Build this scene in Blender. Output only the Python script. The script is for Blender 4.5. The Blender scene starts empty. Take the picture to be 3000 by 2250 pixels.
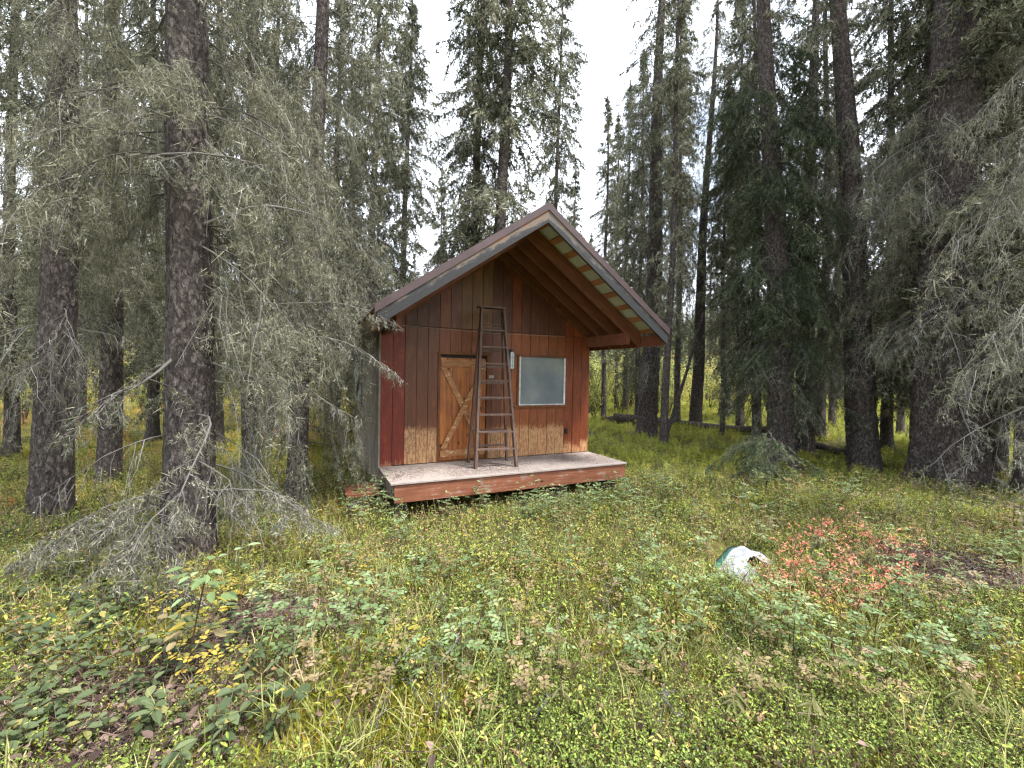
import bpy, math, random
import numpy as np
from mathutils import Matrix, Vector

# ------------------------------------------------------------------ camera, sky, sun, exposure
SC = bpy.context.scene
COL = SC.collection
FPX = 1252.57                       # focal length in pixels of a 3000 px wide frame
ZD = 0.45                           # deck height
CAM = np.array([-1.126, -7.529, 2.063])
_yaw, _pit, _rol = 0.4472, -0.0211, 0.0188
_fw = np.array([math.sin(_yaw)*math.cos(_pit), math.cos(_yaw)*math.cos(_pit), math.sin(_pit)])
_rt = np.array([math.cos(_yaw), -math.sin(_yaw), 0.0])
_up = np.cross(_rt, _fw)
_c, _s = math.cos(_rol), math.sin(_rol)
RT, UP = _c*_rt + _s*_up, -_s*_rt + _c*_up
FW = _fw
cam_data = bpy.data.cameras.new('camera')
cam_data.sensor_width = 36.0
cam_data.lens = 36.0*FPX/3000.0
cam_data.clip_start = 0.05
cam_data.clip_end = 2000.0
cam = bpy.data.objects.new('camera', cam_data)
COL.objects.link(cam)
m = Matrix.Identity(4)
for i in range(3):
    m[i][0], m[i][1], m[i][2], m[i][3] = RT[i], UP[i], -FW[i], CAM[i]
cam.matrix_world = m
SC.camera = cam

SUN_EL, SUN_AZ = math.radians(60), math.radians(140)   # hazy light, high and from the right of the camera's back
w = bpy.data.worlds.new('World')
SC.world = w
w.use_nodes = True
nt = w.node_tree
nt.nodes.clear()
wo = nt.nodes.new('ShaderNodeOutputWorld')
bg = nt.nodes.new('ShaderNodeBackground')
sky = nt.nodes.new('ShaderNodeTexSky')
sky.sky_type = 'NISHITA'
sky.sun_disc = False
sky.sun_elevation = SUN_EL
sky.sun_rotation = SUN_AZ
sky.air_density = 1.0
sky.dust_density = 1.5
tcw = nt.nodes.new('ShaderNodeTexCoord')
cn = nt.nodes.new('ShaderNodeTexNoise')
cn.inputs['Scale'].default_value = 2.2
cn.inputs['Detail'].default_value = 7
cn.inputs['Roughness'].default_value = 0.55
cr = nt.nodes.new('ShaderNodeValToRGB')
cr.color_ramp.elements[0].position = 0.27
cr.color_ramp.elements[1].position = 0.50
mx = nt.nodes.new('ShaderNodeMix')
mx.data_type = 'RGBA'
mx.inputs['B'].default_value = (11.2, 12.0, 13.2, 1)      # thin bright cloud
nt.links.new(tcw.outputs['Generated'], cn.inputs['Vector'])
nt.links.new(cn.outputs['Fac'], cr.inputs['Fac'])
nt.links.new(cr.outputs['Color'], mx.inputs['Factor'])
nt.links.new(sky.outputs['Color'], mx.inputs['A'])
nt.links.new(mx.outputs['Result'], bg.inputs['Color'])
bg.inputs['Strength'].default_value = 0.070
nt.links.new(bg.outputs['Background'], wo.inputs['Surface'])

sun_d = bpy.data.lights.new('sun', 'SUN')
sun_d.energy = 2.5
sun_d.angle = math.radians(12)
sun_d.color = (1.0, 0.96, 0.90)
sun = bpy.data.objects.new('sun', sun_d)
COL.objects.link(sun)
_sd = Vector((math.sin(SUN_AZ)*math.cos(SUN_EL), math.cos(SUN_AZ)*math.cos(SUN_EL), math.sin(SUN_EL)))
sun.rotation_euler = _sd.to_track_quat('Z', 'Y').to_euler()
sun.location = (0, 0, 30)

SC.view_settings.view_transform = 'Standard'
SC.view_settings.look = 'None'
SC.view_settings.gamma = 1.0
SC.view_settings.use_curve_mapping = False
SC.view_settings.exposure = 1.85
SC.render.engine = 'CYCLES'
cy = SC.cycles
cy.use_denoising = True
try:
    cy.denoiser = 'OPENIMAGEDENOISE'
    cy.denoising_input_passes = 'RGB_ALBEDO_NORMAL'
except Exception:
    pass
cy.max_bounces = 4
cy.diffuse_bounces = 3
cy.glossy_bounces = 2
cy.transmission_bounces = 2
cy.transparent_max_bounces = 4
cy.use_adaptive_sampling = True
cy.adaptive_threshold = 0.035
cy.sample_clamp_indirect = 6
cy.filter_width = 1.3

# ------------------------------------------------------------------ picture <-> place
RNG = np.random.default_rng(7)
random.seed(7)

def ground_z(x, y):
    x = np.asarray(x, float); y = np.asarray(y, float)
    d = (x-CAM[0])*FW[0] + (y-CAM[1])*FW[1]
    t = np.clip((d-0.6)/(6.2-0.6), 0, 1)
    z = 0.45*(1-t*t*(3-2*t))
    far = np.clip((np.hypot(x-2, y-1)-4)/6, 0, 1)
    b = 0.035*np.sin(2.1*x+.7)*np.sin(1.7*y+1.1) + 0.02*np.sin(4.3*x-1.3*y) + 0.018*np.sin(3.1*y+2.2*x)
    z = z + b*np.clip((np.hypot((x-2.1)*.8, y-1)-2.2)/1.5, 0.15, 1)
    z = z + far*(0.10*np.sin(.55*x+.3)*np.sin(.47*y+2) + 0.08*np.sin(.9*x-.6*y))
    z = z-.20*np.exp(-(np.clip(np.abs(x-1.9)-1.7, 0, None)/.5)**2-((y+1.15)/.55)**2)      # hollow along the deck
    r = np.hypot(x-CAM[0], y-CAM[1])
    h = np.clip((r-75)/170, 0, 1)
    z = z + 40*h*h*(3-2*h)*(0.8+.2*np.sin(.013*x)*np.cos(.017*y))
    return z

K = 3000/2212.0
def ray(u, v):                       # u, v as read off a 2212 px wide print of the photograph
    return RT*((u*K-1500)/FPX) + UP*(-(v*K-1125)/FPX) + FW
def at_depth(u, v, d):
    return CAM + d*ray(u, v)
def on_ground(u, v):
    r = ray(u, v); lo, hi = 0.3, 200.0
    for _ in range(60):
        mid = .5*(lo+hi); p = CAM + mid*r
        if p[2] > ground_z(p[0], p[1]): lo = mid
        else: hi = mid
    p = CAM + lo*r
    return np.array([p[0], p[1], float(ground_z(p[0], p[1]))])
def col_at(u, d):                    # ground point below column u at forward distance d
    p = CAM + d*ray(u, 830)
    return np.array([p[0], p[1], float(ground_z(p[0], p[1]))])
def depth_of(p):
    return float(np.dot(np.asarray(p)-CAM, FW))

# ------------------------------------------------------------------ mesh helpers
class MB:
    """collects vertices, faces of any width, a material slot and a tint per vertex"""
    def __init__(s): s.V = []; s.F = []; s.M = []; s.T = []; s.n = 0
    def add(s, V, F, mat=0, tint=0.5):
        V = np.asarray(V, np.float32).reshape(-1, 3); F = np.asarray(F, np.int64)
        if len(V) == 0: return
        t = np.broadcast_to(np.asarray(tint, np.float32), (len(V),)) if np.ndim(tint) == 0 else np.asarray(tint, np.float32)
        s.V.append(V); s.T.append(t); s.F.append(F + s.n); s.M.append(np.full(len(F), mat, np.int32)); s.n += len(V)
    def mesh(s, name, mats, smooth=False):
        me = bpy.data.meshes.new(name)
        if not s.V: return me
        V = np.concatenate(s.V); T = np.concatenate(s.T)
        loops = np.concatenate([f.ravel() for f in s.F]); tot = np.concatenate([np.full(len(f), f.shape[1]) for f in s.F])
        start = np.concatenate([[0], np.cumsum(tot)[:-1]])
        me.vertices.add(len(V)); me.vertices.foreach_set('co', V.ravel())
        me.loops.add(len(loops)); me.loops.foreach_set('vertex_index', loops.astype(np.int32))
        me.polygons.add(len(tot)); me.polygons.foreach_set('loop_start', start.astype(np.int32))
        for mt in mats: me.materials.append(mt)
        me.polygons.foreach_set('material_index', np.concatenate(s.M))
        me.polygons.foreach_set('use_smooth', np.full(len(tot), smooth))
        me.update(calc_edges=True)
        a = me.attributes.new('tint', 'FLOAT', 'POINT'); a.data.foreach_set('value', T.astype(np.float32))
        return me

def link(name, me, parent=None, loc=None, label=None, cat=None, group=None, kind=None, coll=None):
    o = bpy.data.objects.new(name, me)
    (coll or COL).objects.link(o)
    if parent is not None: o.parent = parent
    if loc is not None: o.location = [float(v) for v in loc]
    if label: o['label'] = label
    if cat: o['category'] = cat
    if group: o['group'] = group
    if kind: o['kind'] = kind
    return o
def thing(name, loc, label, cat, group=None, rz=0):
    o = link(name, None, None, loc, label, cat, group)
    o.rotation_euler = (0, 0, rz); o.empty_display_size = .2
    return o

BOXF = np.array([[0,3,2,1],[4,5,6,7],[0,1,5,4],[1,2,6,5],[2,3,7,6],[3,0,4,7]])
def box(x0, x1, y0, y1, z0, z1):
    return np.array([[x0,y0,z0],[x1,y0,z0],[x1,y1,z0],[x0,y1,z0],[x0,y0,z1],[x1,y0,z1],[x1,y1,z1],[x0,y1,z1]], float), BOXF
def bar(p, q, w, h, up=(0, 0, 1)):
    """a square timber from p to q, w across, h along up"""
    p = np.array(p, float); q = np.array(q, float); d = q-p; d /= np.linalg.norm(d)
    a = np.cross(d, np.array(up, float)); a /= np.linalg.norm(a); b = np.cross(a, d)
    a *= w/2; b *= h/2
    return np.array([p-a-b, p+a-b, q+a-b, q-a-b, p-a+b, p+a+b, q+a+b, q-a+b]), BOXF
def prism_xz(poly, y0, y1):
    n = len(poly); P = np.array(poly, float)
    V = np.concatenate([np.c_[P[:,0], np.full(n, y0), P[:,1]], np.c_[P[:,0], np.full(n, y1), P[:,1]]])
    return V, n
def add_prism(mb, poly, y0, y1, mat=0, tint=.5):
    V, n = prism_xz(poly, y0, y1)
    b = mb.n
    side = np.array([[i, (i+1) % n, n+(i+1) % n, n+i] for i in range(n)])
    mb.add(V, side, mat, tint)
    mb.F.append(np.array([list(range(n))[::-1]]) + b); mb.M.append(np.array([mat], np.int32))
    mb.F.append(np.array([list(range(n, 2*n))]) + b); mb.M.append(np.array([mat], np.int32))

def norm(v): return v/np.maximum(np.linalg.norm(v, axis=-1, keepdims=True), 1e-9)
def perps(t):
    ref = np.where(np.abs(t[..., 2:3]) > .9, np.array([1., 0, 0]), np.array([0, 0, 1.]))
    a = norm(np.cross(t, ref)); return a, np.cross(t, a)
def tubes(P, R, sides=3):
    """P (N,K,3) polylines, R (N,K) radii -> quads"""
    N, Kk, _ = P.shape
    t = np.empty_like(P); t[:, 1:-1] = P[:, 2:]-P[:, :-2]; t[:, 0] = P[:, 1]-P[:, 0]; t[:, -1] = P[:, -1]-P[:, -2]
    a, b = perps(norm(t))
    ang = np.arange(sides)*2*np.pi/sides
    V = P[:, :, None]+R[:, :, None, None]*(np.cos(ang)[None, None, :, None]*a[:, :, None]+np.sin(ang)[None, None, :, None]*b[:, :, None])
    idx = np.arange(N*Kk*sides).reshape(N, Kk, sides)
    nx = np.roll(idx, -1, axis=2)
    F = np.stack([idx[:, :-1], nx[:, :-1], nx[:, 1:], idx[:, 1:]], -1).reshape(-1, 4)
    return V.reshape(-1, 3), F
def ribbons(P, wd, rng):
    """flat strips along polylines P (N,K,3), wd (K,) widths"""
    N, Kk, _ = P.shape
    t = norm(P[:, -1]-P[:, 0]); sd = norm(np.cross(t, rng.normal(size=(N, 3))))[:, None]*(np.asarray(wd)*.5)[None, :, None]
    V = np.stack([P-sd, P+sd], 2).reshape(-1, 3); i = np.arange(N*Kk*2).reshape(N, Kk, 2)
    return V, np.stack([i[:, :-1, 0], i[:, :-1, 1], i[:, 1:, 1], i[:, 1:, 0]], -1).reshape(-1, 4)
def blades(p, d, L, wd, rng, side=None):
    """one thin triangle at each p along d"""
    n = len(p)
    if side is None: side = rng.normal(size=(n, 3))
    s = norm(np.cross(d, side))*(np.asarray(wd)*.5).reshape(-1, 1)
    V = np.stack([p-s, p+s, p+d*np.asarray(L).reshape(-1, 1)], 1).reshape(-1, 3)
    return V, np.arange(3*n).reshape(n, 3)
def leaves(p, d, nrm, L, wd, fold=.25, droop=.15):
    """folded six-point leaves"""
    n = len(p); L = np.broadcast_to(L, (n,)).reshape(-1, 1); wd = np.broadcast_to(wd, (n,)).reshape(-1, 1)
    d = norm(d); s = norm(np.cross(d, nrm)); u = np.cross(s, d)
    dr = -droop*L*np.array([[0, 0, 1.]])
    b = p; tip = p+d*L+dr
    l1 = p+d*L*.33-s*wd*.47+u*wd*fold+dr*.1; l2 = p+d*L*.70-s*wd*.40+u*wd*fold*.8+dr*.5
    r1 = p+d*L*.33+s*wd*.47+u*wd*fold+dr*.1; r2 = p+d*L*.70+s*wd*.40+u*wd*fold*.8+dr*.5
    V = np.stack([b, l1, l2, tip, r2, r1], 1).reshape(-1, 3)
    i = np.arange(n)[:, None]*6
    return V, np.concatenate([i+np.array([[0, 3, 2, 1]]), i+np.array([[0, 5, 4, 3]])])

# ------------------------------------------------------------------ materials
def mat_new(name):
    mt = bpy.data.materials.new(name); mt.use_nodes = True
    n = mt.node_tree; n.nodes.clear()
    out = n.nodes.new('ShaderNodeOutputMaterial')
    return mt, n, out
def nd(n, t, **kw):
    x = n.nodes.new(t)
    for k, v in kw.items():
        if k in x.inputs.keys(): x.inputs[k].default_value = v
        else: setattr(x, k, v)
    return x
def ramp(n, stops, fac=None, interp='LINEAR'):
    r = n.nodes.new('ShaderNodeValToRGB'); r.color_ramp.interpolation = interp
    e = r.color_ramp.elements
    while len(e) > 1: e.remove(e[0])
    e[0].position, e[0].color = stops[0][0], (*stops[0][1], 1)
    for p, c in stops[1:]:
        k = e.new(p); k.color = (*c, 1)
    if fac is not None: n.links.new(fac, r.inputs['Fac'])
    return r
def mixc(n, a, b, fac, mode='MIX'):
    x = n.nodes.new('ShaderNodeMix'); x.data_type = 'RGBA'; x.blend_type = mode
    for s, v in (('A', a), ('B', b), ('Factor', fac)):
        if isinstance(v, (tuple, float, int)): x.inputs[s].default_value = (*v, 1) if isinstance(v, tuple) else v
        else: n.links.new(v, x.inputs[s])
    return x.outputs['Result']
def math_n(n, op, a, b=0.0, clamp=False):
    x = n.nodes.new('ShaderNodeMath'); x.operation = op; x.use_clamp = clamp
    for i, v in enumerate((a, b)):
        if isinstance(v, (float, int)): x.inputs[i].default_value = v
        else: n.links.new(v, x.inputs[i])
    return x.outputs[0]
def mapped(n, scale=(1, 1, 1), coord='Object', loc=(0, 0, 0)):
    tc = n.nodes.new('ShaderNodeTexCoord'); mp = n.nodes.new('ShaderNodeMapping')
    mp.inputs['Scale'].default_value = scale; mp.inputs['Location'].default_value = loc
    n.links.new(tc.outputs[coord], mp.inputs['Vector']); return mp.outputs['Vector']
def noise(n, vec, scale, detail=5, rough=.6):
    x = nd(n, 'ShaderNodeTexNoise', Scale=scale, Detail=detail, Roughness=rough)
    n.links.new(vec, x.inputs['Vector']); return x.outputs['Fac']

def leaf_mat(name, stops, trans=.3, rnd=.35, rough=.55, spec=.25, patch=0.0):
    """leaf colour from each leaf's own tint plus a spread between plants"""
    mt, n, out = mat_new(name)
    at = nd(n, 'ShaderNodeAttribute', attribute_name='tint')
    oi = n.nodes.new('ShaderNodeObjectInfo')
    f = math_n(n, 'ADD', at.outputs['Fac'], math_n(n, 'MULTIPLY', math_n(n, 'SUBTRACT', oi.outputs['Random'], .5), rnd), True)
    if patch:                       # drifts of one tone across the ground
        ge = n.nodes.new('ShaderNodeNewGeometry')
        f = math_n(n, 'ADD', f, math_n(n, 'MULTIPLY', math_n(n, 'SUBTRACT', noise(n, ge.outputs['Position'], 1.3, 4, .6), .5), patch), True)
    r = ramp(n, stops, f)
    b = nd(n, 'ShaderNodeBsdfPrincipled', Roughness=rough)
    b.inputs['Specular IOR Level'].default_value = spec
    n.links.new(r.outputs['Color'], b.inputs['Base Color'])
    if trans > 0:
        t = n.nodes.new('ShaderNodeBsdfTranslucent'); n.links.new(r.outputs['Color'], t.inputs['Color'])
        ms = n.nodes.new('ShaderNodeMixShader'); ms.inputs[0].default_value = trans
        n.links.new(b.outputs[0], ms.inputs[1]); n.links.new(t.outputs[0], ms.inputs[2]); n.links.new(ms.outputs[0], out.inputs['Surface'])
    else: n.links.new(b.outputs[0], out.inputs['Surface'])
    return mt

def bark_mat(name, dark, mid, light, red, scale=9.0):
    """small curling plates, longer than wide, no two alike"""
    mt, n, out = mat_new(name)
    v = mapped(n, (1, 1, .5))
    def warped(sc, amt):
        wb = nd(n, 'ShaderNodeTexNoise', Scale=sc, Detail=4, Roughness=.7); n.links.new(v, wb.inputs['Vector'])
        sb = nd(n, 'ShaderNodeVectorMath', operation='SUBTRACT'); n.links.new(wb.outputs['Color'], sb.inputs[0]); sb.inputs[1].default_value = (.5, .5, .5)
        ml = nd(n, 'ShaderNodeVectorMath', operation='SCALE'); n.links.new(sb.outputs[0], ml.inputs[0]); ml.inputs['Scale'].default_value = amt
        ad = nd(n, 'ShaderNodeVectorMath', operation='ADD'); n.links.new(v, ad.inputs[0]); n.links.new(ml.outputs[0], ad.inputs[1]); return ad.outputs[0]
    vv = warped(14, .11)
    vo = nd(n, 'ShaderNodeTexVoronoi', feature='F1', Scale=scale*2.6, Randomness=1.0); n.links.new(vv, vo.inputs['Vector'])
    v2 = nd(n, 'ShaderNodeTexVoronoi', feature='F1', Scale=scale*6.5, Randomness=1.0); n.links.new(vv, v2.inputs['Vector'])
    n1 = noise(n, vv, 34, 6, .75); n2 = noise(n, v, 2.1, 4, .6); n3 = noise(n, vv, 90, 4, .7)
    plate = ramp(n, [(.30, (1, 1, 1)), (.52, (.45, .45, .45)), (.66, (0, 0, 0))], vo.outputs['Distance'])
    tone = mixc(n, mixc(n, n1, vo.outputs['Color'], .14), v2.outputs['Color'], .40)
    c = ramp(n, [(.22, dark), (.48, mid), (.78, light)], tone)
    c2 = mixc(n, c.outputs['Color'], red, ramp(n, [(.50, (0, 0, 0)), (.70, (.4, .4, .4))], mixc(n, n2, n1, .55)).outputs['Color'])
    c3 = mixc(n, dark, c2, math_n(n, 'ADD', math_n(n, 'MULTIPLY', plate.outputs['Color'], .6), .4))
    b = nd(n, 'ShaderNodeBsdfPrincipled', Roughness=.92)
    b.inputs['Specular IOR Level'].default_value = .12
    n.links.new(c3, b.inputs['Base Color'])
    h = math_n(n, 'ADD', plate.outputs['Color'], math_n(n, 'MULTIPLY', n3, .7))
    h = math_n(n, 'ADD', h, math_n(n, 'MULTIPLY', n1, 1.2))
    bp = nd(n, 'ShaderNodeBump', Strength=1.0, Distance=.022); n.links.new(h, bp.inputs['Height']); n.links.new(bp.outputs[0], b.inputs['Normal'])
    n.links.new(b.outputs[0], out.inputs['Surface'])
    return mt

M = {}
M['bark'] = bark_mat('spruce_bark', (.022, .018, .017), (.115, .096, .090), (.29, .255, .24), (.15, .068, .052))
M['bark_far'] = bark_mat('far_spruce_bark', (.045, .038, .036), (.125, .106, .098), (.24, .215, .20), (.13, .075, .06), 7)
M['twig'] = leaf_mat('dead_twig', [(0, (.028, .023, .022)), (.45, (.10, .089, .082)), (.8, (.25, .235, .22)), (1, (.42, .41, .39))], 0, .15, .9, .1)
M['needle'] = leaf_mat('grey_green_needles', [(0, (.018, .025, .014)), (.45, (.070, .088, .050)), (.8, (.165, .185, .120)), (1, (.25, .235, .16))], .22, .3)
M['needle_green'] = leaf_mat('dark_green_needles', [(0, (.016, .027, .012)), (.5, (.045, .066, .030)), (.85, (.090, .122, .055)), (1, (.14, .15, .075))], .2, .3)
M['needle_young'] = leaf_mat('young_green_needles', [(0, (.03, .045, .02)), (.5, (.085, .115, .055)), (1, (.17, .20, .10))], .25, .2)
M['lichen'] = leaf_mat('beard_lichen', [(0, (.09, .09, .06)), (.5, (.21, .205, .14)), (1, (.43, .42, .32))], .25, .2, .9, .05)
M['lichen_white'] = leaf_mat('crust_lichen', [(0, (.2, .2, .17)), (1, (.52, .53, .48))], 0, .2, .9, .05)
M['stem'] = leaf_mat('plant_stem', [(0, (.05, .028, .022)), (.5, (.13, .085, .055)), (1, (.30, .25, .17))], 0, .4, .8, .1)
M['rose'] = leaf_mat('rose_leaf', [(0, (.075, .11, .042)), (.5, (.15, .215, .082)), (.8, (.24, .33, .17)), (1, (.38, .36, .13))], .3, .35)
M['broad'] = leaf_mat('broad_leaf', [(0, (.035, .055, .022)), (.5, (.085, .115, .05)), (.8, (.14, .17, .08)), (1, (.30, .26, .08))], .3, .5)
M['rose_brown'] = leaf_mat('withering_leaf', [(0, (.11, .09, .04)), (.4, (.21, .17, .08)), (.75, (.30, .22, .12)), (1, (.34, .24, .17))], .3, .4)
M['gold'] = leaf_mat('yellowing_leaf', [(0, (.14, .15, .035)), (.5, (.33, .28, .05)), (1, (.50, .36, .06))], .35, .4)
M['red'] = leaf_mat('red_leaf', [(0, (.52, .14, .09)), (.5, (.70, .27, .18)), (1, (.78, .43, .25))], .35, .4)
M['pale'] = leaf_mat('pale_leaf', [(0, (.17, .19, .07)), (.5, (.30, .30, .13)), (1, (.45, .42, .22))], .35, .35)
M['lingon'] = leaf_mat('lingonberry_leaf', [(0, (.045, .07, .012)), (.45, (.16, .235, .038)), (.8, (.29, .38, .075)), (1, (.43, .44, .10))], .28, .4, .45, .4, .55)
M['moss'] = leaf_mat('moss_leaf', [(0, (.10, .11, .02)), (.45, (.27, .29, .04)), (.75, (.42, .36, .05)), (1, (.44, .24, .05))], .3, .6, .9, .05, .8)
M['grass'] = leaf_mat('grass_blade', [(0, (.18, .21, .06)), (.5, (.34, .35, .12)), (1, (.52, .46, .22))], .35, .5)
M['horsetail'] = leaf_mat('horsetail_frond', [(0, (.19, .22, .04)), (.45, (.39, .42, .075)), (.8, (.56, .54, .11)), (1, (.60, .48, .12))], .35, .6)
M['golden_grass'] = leaf_mat('golden_grass', [(0, (.20, .18, .04)), (.5, (.42, .36, .09)), (.85, (.56, .43, .13)), (1, (.55, .22, .10))], .35, .7)
M['willow'] = leaf_mat('willow_leaf', [(0, (.19, .24, .07)), (.4, (.36, .41, .13)), (.8, (.52, .49, .15)), (1, (.56, .41, .12))], .4, .7)
M['litter'] = leaf_mat('dry_litter', [(0, (.045, .03, .027)), (.5, (.125, .085, .07)), (1, (.32, .23, .18))], 0, .5, .9, .1)
M['far_needle'] = leaf_mat('far_needles', [(0, (.045, .055, .03)), (.5, (.085, .10, .05)), (1, (.20, .19, .07))], .2, .6)

def ground_mat():
    mt, n, out = mat_new('forest_floor')
    v = mapped(n, (1, 1, 1))
    a = noise(n, v, .9, 5, .6); b_ = noise(n, v, 11, 7, .7); c_ = noise(n, v, 60, 4, .7)
    base = ramp(n, [(.3, (.04, .03, .018)), (.45, (.11, .105, .03)), (.6, (.22, .22, .05)), (.8, (.30, .25, .06))], mixc(n, a, b_, .6))
    c2 = mixc(n, base.outputs['Color'], (.055, .040, .032), ramp(n, [(.45, (0, 0, 0)), (.62, (.8, .8, .8))], c_).outputs['Color'])
    b = nd(n, 'ShaderNodeBsdfPrincipled', Roughness=.95); b.inputs['Specular IOR Level'].default_value = .1
    n.links.new(c2, b.inputs['Base Color'])
    bp = nd(n, 'ShaderNodeBump', Strength=1.0, Distance=.05); n.links.new(math_n(n, 'ADD', b_, math_n(n, 'MULTIPLY', c_, .5)), bp.inputs['Height'])
    n.links.new(bp.outputs[0], b.inputs['Normal']); n.links.new(b.outputs[0], out.inputs['Surface'])
    return mt
M['ground'] = ground_mat()

def siding_mat():
    """stained plywood siding: the object's colour is the stain, its alpha the height up to which it has worn bare"""
    mt, n, out = mat_new('stained_siding')
    oi = n.nodes.new('ShaderNodeObjectInfo')
    off = nd(n, 'ShaderNodeVectorMath', operation='SCALE'); off.inputs[0].default_value = (37, 11, 53); n.links.new(oi.outputs['Random'], off.inputs['Scale'])
    tc = n.nodes.new('ShaderNodeTexCoord')
    ad = nd(n, 'ShaderNodeVectorMath', operation='ADD'); n.links.new(tc.outputs['Object'], ad.inputs[0]); n.links.new(off.outputs[0], ad.inputs[1])
    mp = n.nodes.new('ShaderNodeMapping'); mp.inputs['Scale'].default_value = (1, 1, .07); n.links.new(ad.outputs[0], mp.inputs['Vector'])
    mp2 = n.nodes.new('ShaderNodeMapping'); mp2.inputs['Scale'].default_value = (1, 1, .35); n.links.new(ad.outputs[0], mp2.inputs['Vector'])
    g = noise(n, mp.outputs[0], 42, 6, .7); g2 = noise(n, mp2.outputs[0], 9, 6, .65); g3 = noise(n, mp2.outputs[0], 34, 5, .7)
    stain = mixc(n, oi.outputs['Color'], (.42, .42, .42), 0.0)
    k = ramp(n, [(.25, (.45, .42, .40)), (.5, (.95, .95, .95)), (.72, (1.5, 1.45, 1.4))], mixc(n, g, g2, .5))
    c = mixc(n, stain, k.outputs['Color'], 1.0, 'MULTIPLY')
    # patches where the stain has gone thin
    thin = ramp(n, [(.53, (0, 0, 0)), (.68, (.5, .5, .5))], mixc(n, g2, g3, .5))
    c = mixc(n, c, (.32, .105, .024), thin.outputs['Color'])
    # grey weathering streaks
    wz = ramp(n, [(.57, (0, 0, 0)), (.68, (.55, .55, .55))], g)
    c = mixc(n, c, (.17, .14, .12), math_n(n, 'MULTIPLY', wz.outputs['Color'], .22))
    sep = n.nodes.new('ShaderNodeSeparateXYZ'); n.links.new(tc.outputs['Object'], sep.inputs[0])
    al = oi.outputs['Alpha']
    hh = math_n(n, 'SUBTRACT', al, sep.outputs['Z'])
    hh = math_n(n, 'ADD', hh, math_n(n, 'MULTIPLY', math_n(n, 'SUBTRACT', g3, .5), .55))
    hh = math_n(n, 'ADD', hh, math_n(n, 'MULTIPLY', math_n(n, 'SUBTRACT', g, .5), .35))
    bare = ramp(n, [(.0, (0, 0, 0)), (.05, (1, 1, 1))], hh)
    left = ramp(n, [(.47, (0, 0, 0)), (.53, (1, 1, 1))], mixc(n, g3, g, .4))     # flakes of stain still clinging
    bc = ramp(n, [(.3, (.30, .14, .06)), (.5, (.50, .29, .135)), (.7, (.66, .46, .28))], mixc(n, g, g3, .5))
    bare2 = math_n(n, 'MULTIPLY', bare.outputs['Color'], math_n(n, 'SUBTRACT', 1.0, math_n(n, 'MULTIPLY', left.outputs['Color'], .75)))
    c = mixc(n, c, bc.outputs['Color'], bare2)
    b = nd(n, 'ShaderNodeBsdfPrincipled', Roughness=.5); b.inputs['Specular IOR Level'].default_value = .4
    n.links.new(c, b.inputs['Base Color'])
    bp = nd(n, 'ShaderNodeBump', Strength=.5, Distance=.006); n.links.new(math_n(n, 'ADD', g, math_n(n, 'MULTIPLY', g3, .6)), bp.inputs['Height'])
    n.links.new(bp.outputs[0], b.inputs['Normal']); n.links.new(b.outputs[0], out.inputs['Surface'])
    return mt
M['siding'] = siding_mat()

def wood_mat(name, stops, axis=2, scale=30, stretch=.06, rough=.7, knots=True, wear=None, bump=.4, spec=.25):
    mt, n, out = mat_new(name)
    oi = n.nodes.new('ShaderNodeObjectInfo')
    tc = n.nodes.new('ShaderNodeTexCoord')
    off = nd(n, 'ShaderNodeVectorMath', operation='SCALE'); off.inputs[0].default_value = (17, 31, 23); n.links.new(oi.outputs['Random'], off.inputs['Scale'])
    ad = nd(n, 'ShaderNodeVectorMath', operation='ADD'); n.links.new(tc.outputs['Object'], ad.inputs[0]); n.links.new(off.outputs[0], ad.inputs[1])
    sc = [1, 1, 1]; sc[axis] = stretch
    mp = n.nodes.new('ShaderNodeMapping'); mp.inputs['Scale'].default_value = sc; n.links.new(ad.outputs[0], mp.inputs['Vector'])
    g = noise(n, mp.outputs[0], scale, 6, .65); b_ = noise(n, ad.outputs[0], 3.0, 4, .6)
    c = ramp(n, stops, mixc(n, g, b_, .35)).outputs['Color']
    if knots:
        sk = [1, 1, 1]; sk[axis] = .55
        mk = n.nodes.new('ShaderNodeMapping'); mk.inputs['Scale'].default_value = sk; n.links.new(ad.outputs[0], mk.inputs['Vector'])
        vo = nd(n, 'ShaderNodeTexVoronoi', Scale=4.5); n.links.new(mk.outputs[0], vo.inputs['Vector'])
        kn = ramp(n, [(.07, (.8, .8, .8)), (.11, (0, 0, 0))], vo.outputs['Distance'])
        c = mixc(n, c, tuple(x*.35 for x in stops[0][1]), kn.outputs['Color'])
    if wear:
        wcol, lo, hi, wsc = wear
        wv = noise(n, ad.outputs[0], wsc, 7, .7)
        wv = mixc(n, wv, g, .35)
        c = mixc(n, c, wcol, ramp(n, [(lo, (0, 0, 0)), (hi, (1, 1, 1))], wv).outputs['Color'])
    b = nd(n, 'ShaderNodeBsdfPrincipled', Roughness=rough); b.inputs['Specular IOR Level'].default_value = spec
    n.links.new(c, b.inputs['Base Color'])
    bp = nd(n, 'ShaderNodeBump', Strength=bump, Distance=.006); n.links.new(g, bp.inputs['Height']); n.links.new(bp.outputs[0], b.inputs['Normal'])
    n.links.new(b.outputs[0], out.inputs['Surface'])
    return mt
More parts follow.
